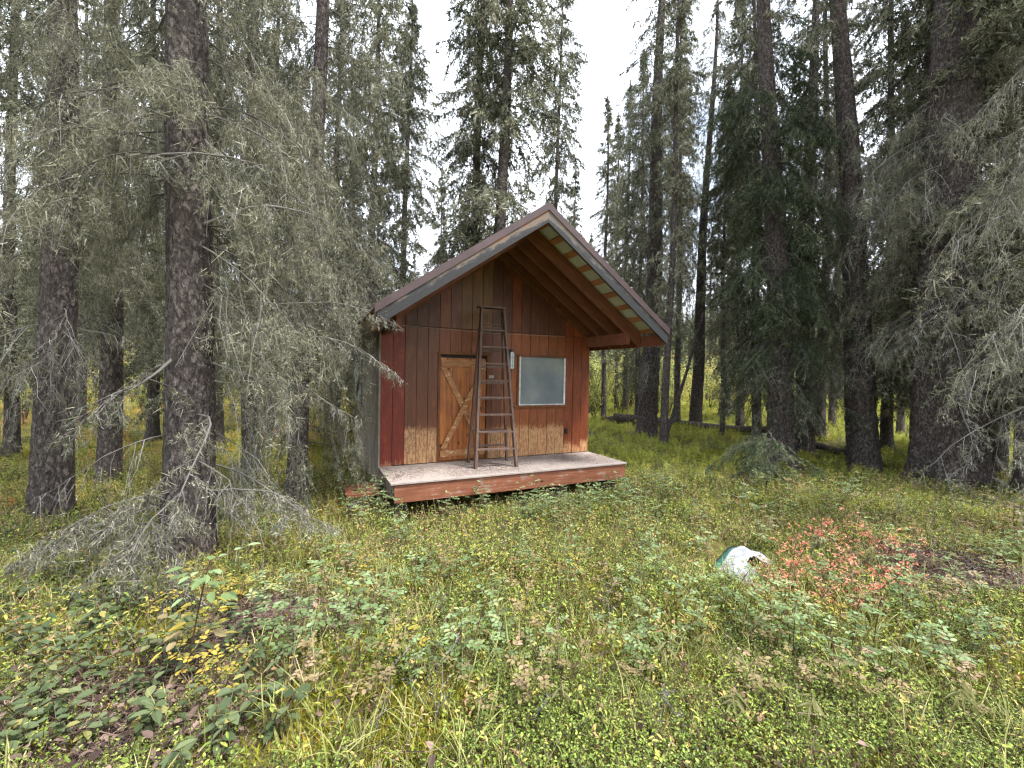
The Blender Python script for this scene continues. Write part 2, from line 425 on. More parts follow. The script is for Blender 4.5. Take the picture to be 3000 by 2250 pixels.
def plain_mat(name, col, rough=.6, metal=0.0, var=.12, scale=6, spec=.4, bump=0.0):
    mt, n, out = mat_new(name)
    v = mapped(n)
    f = noise(n, v, scale, 6, .65)
    c = ramp(n, [(.25, tuple(x*(1-var*2) for x in col)), (.5, col), (.75, tuple(min(1, x*(1+var*2)) for x in col))], f)
    b = nd(n, 'ShaderNodeBsdfPrincipled', Roughness=rough, Metallic=metal); b.inputs['Specular IOR Level'].default_value = spec
    n.links.new(c.outputs['Color'], b.inputs['Base Color'])
    if bump:
        bp = nd(n, 'ShaderNodeBump', Strength=bump, Distance=.01); n.links.new(noise(n, v, scale*3, 5, .6), bp.inputs['Height']); n.links.new(bp.outputs[0], b.inputs['Normal'])
    n.links.new(b.outputs[0], out.inputs['Surface'])
    return mt
M['door'] = wood_mat('varnished_door_boards', [(.3, (.08, .022, .007)), (.45, (.22, .062, .013)), (.58, (.40, .13, .025)), (.75, (.55, .22, .05))], 2, 26, .05, .45, True, None, .25, .5)
M['brace'] = wood_mat('worn_brace', [(.3, (.17, .07, .026)), (.5, (.34, .155, .062)), (.7, (.46, .26, .13))], 0, 26, .3, .55, True, ((.58, .46, .34), .56, .62, 14), .3)
M['frame'] = wood_mat('door_frame_wood', [(.3, (.055, .022, .011)), (.5, (.13, .048, .018)), (.7, (.25, .10, .034))], 2, 30, .06, .6, False, ((.34, .22, .13), .62, .70, 9))
M['rafter'] = wood_mat('rafter_wood', [(.3, (.10, .037, .021)), (.5, (.165, .061, .035)), (.7, (.24, .098, .057))], 0, 24, .12, .7, True)
M['purlin'] = wood_mat('purlin_wood', [(.3, (.20, .085, .045)), (.5, (.33, .15, .08)), (.7, (.42, .22, .12))], 1, 24, .12, .7, True)
def rake_mat(name, top, mid, low, drift):
    """weathered rake board: paint left at the top edge, bleached middle, blackened lower edge"""
    mt, n, out = mat_new(name)
    tc = n.nodes.new('ShaderNodeTexCoord'); sep = n.nodes.new('ShaderNodeSeparateXYZ'); n.links.new(tc.outputs['Object'], sep.inputs[0])
    mp = n.nodes.new('ShaderNodeMapping'); mp.inputs['Scale'].default_value = (.10, 1, 1); n.links.new(tc.outputs['Object'], mp.inputs['Vector'])
    mp2 = n.nodes.new('ShaderNodeMapping'); mp2.inputs['Scale'].default_value = (.35, 1, 1); n.links.new(tc.outputs['Object'], mp2.inputs['Vector'])
    g = noise(n, mp.outputs[0], 60, 6, .7); g2 = noise(n, mp2.outputs[0], 13, 6, .7)
    h = math_n(n, 'MULTIPLY', sep.outputs['Z'], 5.6)
    h = math_n(n, 'ADD', h, math_n(n, 'MULTIPLY', math_n(n, 'ABSOLUTE', sep.outputs['X']), drift))
    h = math_n(n, 'ADD', h, math_n(n, 'MULTIPLY', math_n(n, 'SUBTRACT', g2, .5), 1.3))
    h = math_n(n, 'ADD', h, math_n(n, 'MULTIPLY', math_n(n, 'SUBTRACT', g, .5), .5))
    c = ramp(n, [(.12, low), (.30, tuple(x*1.6 for x in low)), (.42, mid), (.60, mid), (.74, top), (1, tuple(x*.8 for x in top))], h)
    c2 = mixc(n, c.outputs['Color'], (.03, .028, .028), ramp(n, [(.28, (.8, .8, .8)), (.42, (0, 0, 0))], g).outputs['Color'])
    b = nd(n, 'ShaderNodeBsdfPrincipled', Roughness=.85); n.links.new(c2, b.inputs['Base Color'])
    bp = nd(n, 'ShaderNodeBump', Strength=.7, Distance=.008); n.links.new(g, bp.inputs['Height']); n.links.new(bp.outputs[0], b.inputs['Normal'])
    n.links.new(b.outputs[0], out.inputs['Surface']); return mt
M['fascia'] = rake_mat('weathered_rake', (.28, .105, .04), (.145, .11, .085), (.024, .023, .025), -.17)
M['fascia_grey'] = rake_mat('grey_rake', (.22, .135, .075), (.10, .09, .083), (.024, .024, .026), -.20)
M['eave'] = wood_mat('eave_board', [(.3, (.14, .10, .06)), (.5, (.24, .18, .11)), (.7, (.32, .25, .17))], 1, 24, .08, .8, False)
M['beam'] = wood_mat('deck_beam_wood', [(.28, (.085, .032, .018)), (.5, (.20, .075, .04)), (.72, (.32, .145, .085))], 0, 30, .06, .65, True, ((.26, .235, .215), .54, .64, 3.0), .5)
M['ladder'] = wood_mat('grey_ladder_wood', [(.3, (.060, .036, .028)), (.5, (.125, .080, .064)), (.7, (.22, .155, .13))], 2, 40, .08, .75, False)
M['side'] = wood_mat('weathered_side_boards', [(.3, (.09, .075, .065)), (.5, (.22, .19, .165)), (.7, (.42, .385, .35))], 2, 34, .05, .85, False, ((.21, .10, .05), .56, .64, 2.4), .7)
M['trim_white'] = plain_mat('white_strip', (.55, .54, .53), .7, 0, .2, 9)
M['roof_metal'] = plain_mat('maroon_roof_metal', (.058, .034, .035), .5, 0, .14, 3, .4)
M['roof_under'] = plain_mat('unpainted_metal_underside', (.42, .43, .38), .5, 0, .05, 3)
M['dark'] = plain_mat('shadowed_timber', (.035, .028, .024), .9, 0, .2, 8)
M['black'] = plain_mat('black_metal', (.015, .015, .016), .45, 0, .2, 12)
M['glass_white'] = plain_mat('frosted_lamp_glass', (.62, .72, .76), .25, 0, .04, 12, .6)
M['string'] = plain_mat('pale_string', (.50, .47, .43), .8)
M['steel'] = plain_mat('dull_steel', (.30, .29, .28), .4, .8, .15, 30)

def deck_mat():
    mt, n, out = mat_new('worn_white_deck')
    v = mapped(n)
    a = noise(n, v, 5, 7, .7); b_ = noise(n, v, 45, 4, .6)
    c = ramp(n, [(.3, (.16, .12, .108)), (.5, (.32, .275, .25)), (.7, (.46, .42, .39))], mixc(n, a, b_, .4)).outputs['Color']
    c = mixc(n, c, (.16, .09, .07), ramp(n, [(.53, (0, 0, 0)), (.62, (.75, .75, .75))], mixc(n, b_, a, .5)).outputs['Color'])
    b = nd(n, 'ShaderNodeBsdfPrincipled', Roughness=.75); n.links.new(c, b.inputs['Base Color']); n.links.new(b.outputs[0], out.inputs['Surface'])
    return mt
M['deck'] = deck_mat()
def plastic_mat():
    mt, n, out = mat_new('milky_plastic_sheet')
    v = mapped(n)
    a = noise(n, v, 1.6, 3, .5)
    c = ramp(n, [(.3, (.085, .105, .12)), (.5, (.125, .145, .16)), (.68, (.20, .215, .205))], a).outputs['Color']
    b = nd(n, 'ShaderNodeBsdfPrincipled', Roughness=.5); b.inputs['Specular IOR Level'].default_value = .55
    n.links.new(c, b.inputs['Base Color'])
    bp = nd(n, 'ShaderNodeBump', Strength=.25, Distance=.02); n.links.new(noise(n, v, 5, 4, .6), bp.inputs['Height']); n.links.new(bp.outputs[0], b.inputs['Normal'])
    n.links.new(b.outputs[0], out.inputs['Surface'])
    return mt
M['plastic'] = plastic_mat()
M['torn'] = leaf_mat('torn_plastic', [(0, (.42, .46, .52)), (1, (.66, .69, .74))], .4, 0, .4, .5)
M['bag'] = wood_mat('white_woven_sack', [(.3, (.15, .16, .175)), (.5, (.26, .27, .29)), (.7, (.36, .37, .39))], 0, 40, .3, .6, False, ((.33, .38, .46), .60, .70, 12), .6)
M['bag_green'] = plain_mat('green_sack_border', (.025, .10, .075), .5, 0, .25, 14)

# ------------------------------------------------------------------ the ground
def build_ground():
    # a sheet in polar rings round the camera: fine near, coarse far
    rs = np.concatenate([np.linspace(0.0, 14, 120), np.geomspace(14.3, 900, 50)])
    na = 200
    an = np.arange(na)*2*np.pi/na
    X = CAM[0]+rs[:, None]*np.cos(an); Y = CAM[1]+rs[:, None]*np.sin(an)
    Z = ground_z(X, Y)
    V = np.stack([X, Y, Z], -1).reshape(-1, 3)
    idx = np.arange(len(rs)*na).reshape(len(rs), na); nx = np.roll(idx, -1, 1)
    F = np.stack([idx[:-1], idx[1:], nx[1:], nx[:-1]], -1).reshape(-1, 4)
    mb = MB(); mb.add(V, F)
    link('ground', mb.mesh('ground', [M['ground']], True), kind='structure')
build_ground()

# ------------------------------------------------------------------ the cabin
W, L, D, O, E = 4.31, 3.90, 1.215, 1.83, .33
SL = .696
def zroof(x): return ZD + 3.937 - SL*abs(x-W/2)       # underside line of the rafters
cabin = thing('cabin', (0, 0, 0), 'small brown board cabin with gabled metal roof and a low front deck', 'cabin')

def part(name, mb, mats, parent, smooth=False, color=None, label=None, kind=None):
    o = link(name, mb.mesh(name, [M[k] for k in mats], smooth), parent, label=label, kind=kind)
    if color: o.color = color
    return o
def boxpart(name, b, mat, parent, **kw):
    mb = MB(); mb.add(*box(*b)); return part(name, mb, [mat], parent, **kw)
def barpart(name, p, q, wd, h, mat, parent, up=(0, 0, 1), **kw):
    mb = MB(); mb.add(*bar(p, q, wd, h, up)); return part(name, mb, [mat], parent, **kw)

def subtract(r, holes):
    out = [r]
    for hx0, hx1, hz0, hz1 in holes:
        nw = []
        for x0, x1, z0, z1 in out:
            if hx1 <= x0 or hx0 >= x1 or hz1 <= z0 or hz0 >= z1: nw.append((x0, x1, z0, z1)); continue
            if hx0 > x0: nw.append((x0, hx0, z0, z1))
            if hx1 < x1: nw.append((hx1, x1, z0, z1))
            a, b = max(x0, hx0), min(x1, hx1)
            if hz0 > z0: nw.append((a, b, z0, hz0))
            if hz1 < z1: nw.append((a, b, hz1, z1))
        out = nw
    return [q for q in out if q[1]-q[0] > .012 and q[3]-q[2] > .012]

DX0, DX1, DZ1 = .999, 1.989, ZD+1.966
WX0, WX1, WZ0, WZ1 = 2.633, 3.710, ZD+1.017, ZD+1.981
front = boxpart('front_wall', (.02, W-.02, .035, .11, ZD-.25, ZD+2.40), 'dark', cabin)
mb = MB(); add_prism(mb, [(.02, ZD+2.40), (W-.02, ZD+2.40), (W-.02, zroof(W)+.0), (W/2, zroof(W/2)), (.02, zroof(0))], .036, .11)
part('gable_backing', mb, ['dark'], front)
STAIN_AND_SHADE = {'red': (.165, .022, .010), 'brown': (.125, .042, .020), 'mid': (.18, .050, .014), 'tan': (.16, .072, .022), 'dark': (.085, .025, .012), 'rust': (.21, .058, .015), 'ruddy': (.165, .036, .011)}
nb = 21
bw = W/nb
SEAM = ZD+2.44
lower_col = ['red', 'red', 'brown', 'brown', 'brown', 'mid', 'mid', 'mid', 'mid', 'brown', 'brown', 'mid', 'rust', 'rust', 'mid', 'mid', 'mid', 'mid', 'ruddy', 'ruddy', 'ruddy']
upper_col = ['dark', 'dark', 'dark', 'dark', 'dark', 'mid', 'brown', 'tan', 'tan', 'tan', 'dark', 'dark', 'ruddy', 'dark', 'dark', 'dark', 'dark', 'dark', 'ruddy', 'ruddy', 'dark']  # dark entries put the roof overhang's shade into the gable board colour
peel = [.07, .07, .66, .64, .65, .6, .6, .6, .6, .6, .62, .62, .60, .62, .60, .61, .62, .60, .22, .18, .26]
rb = random.Random(3)
for i in range(nb):
    g = .004
    x0, x1 = i*bw+g, (i+1)*bw-g
    yo = rb.uniform(-.004, .004)
    mb = MB()
    z0 = ZD+.012 if i > 0 else ZD-.02
    cs = STAIN_AND_SHADE[lower_col[i]]; k = rb.uniform(.92, 1.08)
    for (a, b, c, d) in subtract((x0, x1, z0, SEAM-.004), [(DX0, DX1, 0, DZ1), (WX0-.02, WX1+.02, WZ0-.03, WZ1+.02)]):
        mb = MB(); mb.add(*box(a, b, yo, .034, c, d)); c = cs
        part('siding_board', mb, ['siding'], front, color=(c[0]*k, c[1]*k, c[2]*k, ZD+peel[i]+rb.uniform(-.03, .03)))
    mb = MB()
    xm = W/2
    pts = [(x0, SEAM+.004), (x1, SEAM+.004), (x1, zroof(x1))]
    if x0 < xm < x1: pts.append((xm, zroof(xm)))
    pts.append((x0, zroof(x0)))
    if min(zroof(x0), zroof(x1)) > SEAM-.04:
        pts = [(px, max(pz, SEAM+.006)) for px, pz in pts]
        add_prism(mb, pts, yo-.003, .034)
        c = STAIN_AND_SHADE[upper_col[i]]; k = rb.uniform(.92, 1.08)
        part('siding_board', mb, ['siding'], front, color=(c[0]*k, c[1]*k, c[2]*k, -5))
# left wall: weathered boards with a window hole
side = boxpart('side_wall', (.036, .11, .12, L, ZD-.22, ZD+2.40), 'dark', cabin)
ns = 19
SWY0, SWY1, SWZ0, SWZ1 = 2.35, 3.55, ZD+1.02, ZD+1.95
for i in range(ns):
    y0, y1 = i*L/ns+.004, (i+1)*L/ns-.004
    xo = rb.uniform(-.004, .004); mb = MB()
    for (a, b, c, d) in subtract((y0, y1, ZD-.27, zroof(0)-.01), [(SWY0, SWY1, SWZ0, SWZ1)]):
        mb = MB(); mb.add(*box(xo-.022, .034, a, b, c, d))
        part('siding_board', mb, ['side'], side)
boxpart('sill_plate', (-.035, .06, .0, L, ZD-.33, ZD-.275), 'side', cabin, label='pale skirting along the bottom of the side wall')
boxpart('right_wall', (W-.015, W+.012, .036, L, ZD-.27, zroof(W)), 'side', cabin)
boxpart('back_wall', (-.02, W, L, L+.03, ZD-.27, ZD+2.6), 'side', cabin)
mb = MB(); add_prism(mb, [(0, ZD+2.6), (W, ZD+2.6), (W/2, zroof(W/2))], L, L+.03); part('back_gable', mb, ['side'], cabin)
boxpart('floor_slab', (.03, W-.03, .04, L-.02, ZD-.05, ZD-.01), 'dark', cabin)
# torn side window
sw = boxpart('side_window', (-.03, -.005, SWY0-.05, SWY0, SWZ0-.05, SWZ1+.05), 'side', cabin)
boxpart('frame', (-.03, -.005, SWY1, SWY1+.05, SWZ0-.05, SWZ1+.05), 'side', sw)
boxpart('frame', (-.032, -.006, SWY0, SWY1, SWZ1, SWZ1+.05), 'side', sw)
boxpart('frame', (-.032, -.006, SWY0, SWY1, SWZ0-.05, SWZ0), 'side', sw)
def rag(name, poly, parent):
    mb = MB(); n = 7
    P = np.array(poly)                                     # four corners (y, z)
    s, t = np.meshgrid(np.linspace(0, 1, n), np.linspace(0, 1, n))
    yz = (1-s)[..., None]*(1-t)[..., None]*P[0]+s[..., None]*(1-t)[..., None]*P[1]+s[..., None]*t[..., None]*P[2]+(1-s)[..., None]*t[..., None]*P[3]
    x = -.042-.03*np.abs(np.sin(5*s+3*t))-.02*RNG.random((n, n))
    V = np.stack([x, yz[..., 0]+RNG.normal(0, .015, (n, n)), yz[..., 1]+RNG.normal(0, .012, (n, n))], -1).reshape(-1, 3)
    i = np.arange(n*n).reshape(n, n)
    mb.add(V, np.stack([i[:-1, :-1], i[:-1, 1:], i[1:, 1:], i[1:, :-1]], -1).reshape(-1, 4), 0, RNG.random(n*n))
    return part(name, mb, ['torn'], parent, True)
rag('plastic_rag', [(2.36, 2.42), (3.5, 2.44), (3.55, 1.95), (2.5, 2.2)], sw)
rag('plastic_rag', [(2.36, 2.05), (3.5, 1.72), (3.5, 1.9), (2.36, 2.2)], sw)
rag('plastic_rag', [(2.36, 1.42), (3.1, 1.42), (2.8, 1.62), (2.36, 1.74)], sw)
rag('plastic_rag', [(2.34, 1.45), (2.46, 1.45), (2.46, 2.4), (2.34, 2.4)], sw)

# corner trim of the front wall
boxpart('corner_board', (-.028, .0, -.012, .03, ZD-.27, zroof(0)-.02), 'side', cabin)
# door: frame, boards, rails, diagonals, ring, hasp
door = boxpart('door', (DX0+.05, DX1-.05, .030, .034, ZD+.02, DZ1-.05), 'dark', cabin)
boxpart('frame', (DX0, DX0+.045, -.02, .034, ZD+.012, DZ1), 'frame', door)
boxpart('frame', (DX1-.045, DX1, -.02, .034, ZD+.012, DZ1), 'frame', door)
boxpart('frame', (DX0-.01, DX1+.01, -.028, .034, DZ1, DZ1+.04), 'frame', door)
boxpart('threshold', (DX0+.046, DX1-.046, -.01, .034, ZD+.004, ZD+.035), 'frame', door)
ndb = 8
dx0, dx1 = DX0+.052, DX1-.052
for i in range(ndb):
    a = dx0+(dx1-dx0)*i/ndb+.002; b = dx0+(dx1-dx0)*(i+1)/ndb-.002
    boxpart('plank', (a, b, .008+rb.uniform(-.002, .002), .029, ZD+.04, DZ1-.06), 'door', door)
boxpart('rail', (dx0+.01, dx1-.01, -.016, .005, DZ1-.22, DZ1-.10), 'brace', door)
boxpart('rail', (dx0+.01, dx1-.01, -.016, .005, ZD+.10, ZD+.22), 'brace', door)
barpart('diagonal_brace', (dx0+.05, -.006, DZ1-.23), (dx1-.05, -.006, ZD+.24), .095, .02, 'brace', door, up=(0, 1, 0))
barpart('diagonal_brace', (dx1-.05, -.026, DZ1-.23), (dx0+.05, -.026, ZD+.24), .095, .019, 'brace', door, up=(0, 1, 0))
def ring(c, r, rr, axis='y', n=14):
    a = np.linspace(0, 2*np.pi, n+1)
    P = np.stack([c[0]+r*np.cos(a), np.full(n+1, c[1]), c[2]+r*np.sin(a)], -1)[None]
    return tubes(P, np.full((1, n+1), rr), 5)
mb = MB(); mb.add(*ring((1.864, -.02, 1.41), .035, .005)); part('pull_ring', mb, ['black'], door)
mb = MB(); mb.add(*box(1.99, 2.09, -.022, -.006, 1.99, 2.05)); part('hasp', mb, ['steel'], door)
mb = MB(); mb.add(*box(2.40, 2.45, -.020, -.006, 1.97, 2.09)); part('latch_block', mb, ['side'], cabin)
for zz in (DZ1-.28, ZD+.3): boxpart('hinge', (DX0+.03, DX0+.22, -.010, .004, zz, zz+.03), 'black', door)
# window
win = boxpart('window', (WX0-.018, WX1+.018, .030, .034, WZ0-.028, WZ1+.018), 'dark', cabin)
def sheet(name, x0, x1, z0, z1, y, mat, parent):
    n = 24; s, t = np.meshgrid(np.linspace(0, 1, n), np.linspace(0, 1, n))
    yy = y+.012*np.sin(3*s+1)*np.sin(np.pi*s)*np.sin(np.pi*t)+.004*np.sin(16*s+9*t)*np.sin(np.pi*s)*np.sin(np.pi*t)
    V = np.stack([x0+(x1-x0)*s, yy, z0+(z1-z0)*t], -1).reshape(-1, 3)
    i = np.arange(n*n).reshape(n, n); mb = MB()
    mb.add(V, np.stack([i[:-1, :-1], i[:-1, 1:], i[1:, 1:], i[1:, :-1]], -1).reshape(-1, 4))
    return part(name, mb, [mat], parent, True)
sheet('plastic_sheet', WX0, WX1, WZ0, WZ1, .012, 'plastic', win)
boxpart('frame_strip', (WX0, WX0+.035, -.010, .008, WZ0, WZ1), 'trim_white', win)
boxpart('frame_strip', (WX1-.04, WX1, -.010, .008, WZ0, WZ1), 'trim_white', win)
boxpart('frame_strip', (WX0+.036, WX1-.041, -.008, .008, WZ0, WZ0+.022), 'trim_white', win)
boxpart('frame', (WX0-.06, WX1+.05, -.022, -.006, WZ1+.001, WZ1+.045), 'frame', win)
boxpart('frame', (WX0-.045, WX0-.001, -.020, -.006, WZ0, WZ1), 'frame', win)
boxpart('sill', (WX0-.11, WX1+.07, -.05, -.006, WZ0-.045, WZ0-.001), 'frame', win)
# deck
deck = boxpart('deck', (-.02, W+.02, -D-.02, -.006, ZD-.022, ZD), 'deck', cabin, label='worn white plywood porch deck')
boxpart('beam', (.035, W+.0, -D+.005, -D+.05, ZD-.295, ZD-.024), 'beam', deck)
boxpart('end_joist', (W-.03, W+.015, -D+.052, -.0, ZD-.23, ZD-.024), 'side', deck)
boxpart('end_joist', (.0, .045, -D+.06, -.0, ZD-.23, ZD-.024), 'side', deck)
for k in range(5): boxpart('joist', (.85+.7*k, .89+.7*k, -D+.055, -.02, ZD-.20, ZD-.024), 'dark', deck)
for px in (.15, 2.9, W-.25):
    z0 = float(ground_z(px, -D+.2))
    boxpart('post', (px-.09, px+.09, -D+.09, -D+.27, z0-.15, ZD-.22), 'dark', deck)
for yy in (.25, L-.3):
    for px in (.1, W/2, W-.15): boxpart('foundation_block', (px-.12, px+.12, yy-.12, yy+.12, float(ground_z(px, yy))-.2, ZD-.26), 'dark', cabin)

# roof
roof = None
XL, XR = -E-.03, W+E+.03
mb = MB()
nrib = 26
def roof_profile(side):
    """ribbed sheet running down one slope"""
    ys = []; hs = []
    y = -O-.03
    while y < L+.35:
        for dy, h in ((0, 0), (.012, .022), (.030, .022), (.042, 0), (.115, 0)): ys.append(y+dy); hs.append(h)
        y += .19
    ys = np.array(ys); hs = np.array(hs)
    x0, x1 = (W/2, XL) if side < 0 else (W/2, XR)
    V = []
    for x in (x0, x1):
        V.append(np.c_[np.full(len(ys), x), ys, np.full(len(ys), zroof(x)+.258)+hs])
    V = np.concatenate(V); n = len(ys)
    F = np.array([[i, i+1, n+i+1, n+i] for i in range(n-1)])
    return V, F
roofsheet = MB()
for sd in (-1, 1):
    V, F = roof_profile(sd)
    roofsheet.add(V, F if sd > 0 else F[:, ::-1], 0)
    V2 = V.copy(); V2[:, 2] -= .004
    roofsheet.add(V2, F[:, ::-1] if sd > 0 else F, 1)
roof = part('roof', roofsheet, ['roof_metal', 'roof_under'], cabin, label='maroon ribbed metal roof, pale underneath')
def slope_part(name, poly, y0, y1, sd, mat):
    """a sloping board whose own x axis runs along the slope"""
    an = sd*math.atan(SL); o0 = np.array([W/2, zroof(W/2)]); c_, s_ = math.cos(an), math.sin(an)
    q = [((x-o0[0])*c_-(z-o0[1])*s_, (x-o0[0])*s_+(z-o0[1])*c_) for x, z in poly]
    mb = MB(); add_prism(mb, q, y0, y1); o = part(name, mb, [mat], roof)
    o.location = (o0[0], 0, o0[1]); o.rotation_euler = (0, an, 0); return o
# ridge cap
mb = MB()
for sd in (-1, 1):
    a = (W/2, zroof(W/2)+.315); b = (W/2+sd*.17, zroof(W/2+.17)+.30)
    add_prism(mb, [a, b, (b[0], b[1]-.012), (a[0], a[1]-.012)], -O-.04, L+.36)
part('ridge_cap', mb, ['roof_metal'], roof)
for sd in (-1, 1):
    xe = XL if sd < 0 else XR
    xm = W/2
    # rake trim
    mb = MB(); add_prism(mb, [(xm, zroof(xm)+.185), (xe, zroof(xe)+.185), (xe, zroof(xe)+.300), (xm, zroof(xm)+.300)], -O-.046, -O-.031)
    add_prism(mb, [(xm, zroof(xm)+.292), (xe, zroof(xe)+.292), (xe, zroof(xe)+.300), (xm, zroof(xm)+.300)], -O-.0305, -O+.06)
    part('rake_trim', mb, ['roof_metal'], roof)
    # fascia under it
    slope_part('rake_board', [(xm, zroof(xm)+.0), (xe+sd*-.03, zroof(xe-sd*.03)+.0), (xe+sd*-.03, zroof(xe-sd*.03)+.225), (xm, zroof(xm)+.225)], -O-.029, -O+.012, sd, 'fascia' if sd < 0 else 'fascia_grey')
    # rafters
    ry = [-O+.62, -O+1.04, -O+1.44, -.055, .5, 1.1, 1.7, 2.3, 2.9, 3.5, L-.06]
    for y in ry:
        xe2 = xe-sd*.07
        slope_part('rafter', [(xm, zroof(xm)-.055 if y < -.1 else zroof(xm)+.012), (xe2, zroof(xe2)-.055 if y < -.1 else zroof(xe2)+.012), (xe2, zroof(xe2)+.225), (xm, zroof(xm)+.225)], y, y+.04, sd, 'rafter')
    # purlins
    k = 0
    x = xm+sd*.12
    while abs(x-xm) < abs(xe-xm)-.08:
        x2 = x+sd*.085
        mb = MB(); add_prism(mb, [(x, zroof(x)+.229), (x2, zroof(x2)+.229), (x2, zroof(x2)+.250), (x, zroof(x)+.250)], -O+.014, L+.30)
        part('purlin', mb, ['purlin'], roof); x += sd*.285
    # eave board
    xa, xb = sorted((xe-sd*.065, xe-sd*.035))
    boxpart('eave_board', (xa, xb, -O+.014, L+.30, zroof(xe)+.0, zroof(xe)+.21), 'eave' if sd < 0 else 'rafter', roof)
# beams carrying the overhang
boxpart('beam', (W-.10, W-.02, -O+.55, -.008, zroof(W)-.21, zroof(W)-.0), 'rafter', roof)
boxpart('beam', (.02, .10, -O+.55, -.008, zroof(0)-.17, zroof(0)-.0), 'rafter', roof)
for sd in (-1, 1):
    mb = MB(); xe = XL if sd < 0 else XR
    add_prism(mb, [(W/2, zroof(W/2)-.10), (xe-sd*.36, zroof(xe-sd*.36)-.10), (xe-sd*.36, zroof(xe-sd*.36)), (W/2, zroof(W/2))], -.03, -.008)
    part('frieze_board', mb, ['frame'], roof)

# ------------------------------------------------------------------ things at the cabin
lad = thing('stepladder', (1.85, -.48, ZD), 'tall grey wooden stepladder standing half open on the deck before the door', 'ladder')
def lp(x, y, z): return np.array([x-1.85, y+.48, z-ZD])
FLb, FRb, BLb, BRb = lp(1.477, -.723, ZD), lp(2.211, -.808, ZD), lp(1.545, -.165, ZD), lp(2.285, -.245, ZD)
FLt, FRt = lp(1.66, -.42, ZD+2.83), lp(2.06, -.46, ZD+2.83)
BLt, BRt = lp(1.675, -.37, ZD+2.75), lp(2.06, -.41, ZD+2.75)
for p, q in ((FLb, FLt), (FRb, FRt)): barpart('front_rail', p, q, .040, .080, 'ladder', lad, up=(0, 1, 0))
for p, q in ((BLb, BLt), (BRb, BRt)): barpart('rear_rail', p, q, .036, .05, 'ladder', lad, up=(0, 1, 0))
for k in range(8):
    t = (.32+.297*k)/2.83
    p, q = FLb+(FLt-FLb)*t, FRb+(FRt-FRb)*t
    barpart('step', p, q, .088, .028, 'ladder', lad)
    t2 = min(.95, (.30+.29*k)/2.75)
    if k < 7:
        p, q = BLb+(BLt-BLb)*t2, BRb+(BRt-BRb)*t2
        barpart('rear_rung', p, q, .028, .034, 'ladder', lad)
a, b = FLt+(FLb-FLt)*.012, FRt+(FRb-FRt)*.012
barpart('top_cap', a+np.array([-.05, .05, .02]), b+np.array([.05, .05, .02]), .17, .026, 'ladder', lad)
for k, zt in enumerate((.84, .865, .89)):
    p, q = FLb+(FLt-FLb)*zt, FRb+(FRt-FRb)*zt
    barpart('shelf_slat', p+np.array([0, .02+.04*k, 0]), q+np.array([0, .02+.04*k, 0]), .045, .016, 'ladder', lad)
# wall lantern
lamp = thing('wall_lantern', (2.435, -.004, ZD+1.90), 'slim white glass lantern with black frame fixed between door and window', 'lamp')
def lbox(name, b, mat, tag=None): return boxpart(name, b, mat, lamp)
lbox('mount', (-.035, .035, -.03, .0, .12, .21), 'black')
lbox('arm', (-.012, .012, -.085, -.03, .18, .20), 'black')
mb = MB()
for (z, r) in ((-.17, .015), (-.155, .04), (.15, .04), (.165, .015)): pass
hexa = np.arange(6)*np.pi/3+np.pi/6
rings_ = [(-.175, .02), (-.15, .045), (.13, .045), (.16, .02)]
V = np.concatenate([np.c_[r*np.cos(hexa), -.075+r*np.sin(hexa), np.full(6, z)] for z, r in rings_])
F = np.array([[k*6+i, k*6+(i+1) % 6, (k+1)*6+(i+1) % 6, (k+1)*6+i] for k in range(3) for i in range(6)])
mb.add(V, F); part('glass', mb, ['glass_white'], lamp)
mb = MB()
for i in range(6):
    c_, s_ = math.cos(hexa[i])*.047, math.sin(hexa[i])*.047
    mb.add(*box(c_-.003, c_+.003, -.075+s_-.003, -.075+s_+.003, -.15, .13))
part('glazing_frame', mb, ['black'], lamp)
for z in (-.10, .055):
    mb = MB(); P = np.array([[(.047*math.cos(t), -.075+.047*math.sin(t), z) for t in np.append(hexa, hexa[0])]])
    mb.add(*tubes(P, np.full((1, 7), .003), 4)); part('glazing_bar', mb, ['black'], lamp)
mb = MB(); mb.add(*box(-.022, .022, -.1, -.05, .16, .185)); part('cap', mb, ['black'], lamp)
# outlet box, string, stick
mb = MB(); mb.add(*box(-.035, .035, -.018, .0, -.055, .055)); mb.add(*box(-.024, .024, -.030, -.0185, -.04, .04))
link('outlet_box', mb.mesh('outlet_box', [M['black']]), None, (3.744, -.006, .921), 'small black outlet box low on the cabin wall right of the window', 'outlet')
def polytube(pts, r0, r1, sides=5):
    P = np.array(pts, float)[None]; return tubes(P, np.linspace(r0, r1, P.shape[1])[None], sides)
t = np.linspace(0, 1, 24)
mb = MB(); mb.add(*polytube(np.c_[(3.678-.311)*t, np.full(24, 0), -.013*t-.03*np.sin(np.pi*t)], .0022, .0022, 4))
link('string', mb.mesh('string', [M['string']]), None, (.311, -.014, 2.891), 'thin pale string stretched across the front wall above the door', 'string')
mb = MB(); mb.add(*polytube([(0, 0, 0), (.06, .06, .32), (-.02, .10, .62), (-.23, .14, 1.02)], .008, .004))
link('stick', mb.mesh('stick', [M['ladder']]), None, (1.73, -.17, ZD+.60-.60), 'thin bent grey stick leaning on the door behind the ladder', 'stick')
# plank step and chunk of log beside the deck
st = thing('plank_step', (-.36, -.42, 0), 'short reddish plank step littered with needles at the deck\'s end', 'step')
boxpart('tread', (-.22, .26, -.33, .33, .17, .215), 'beam', st)
boxpart('support', (-.20, -.10, -.28, .28, -.1, .168), 'dark', st)
boxpart('support', (.12, .22, -.28, .28, -.1, .168), 'dark', st)

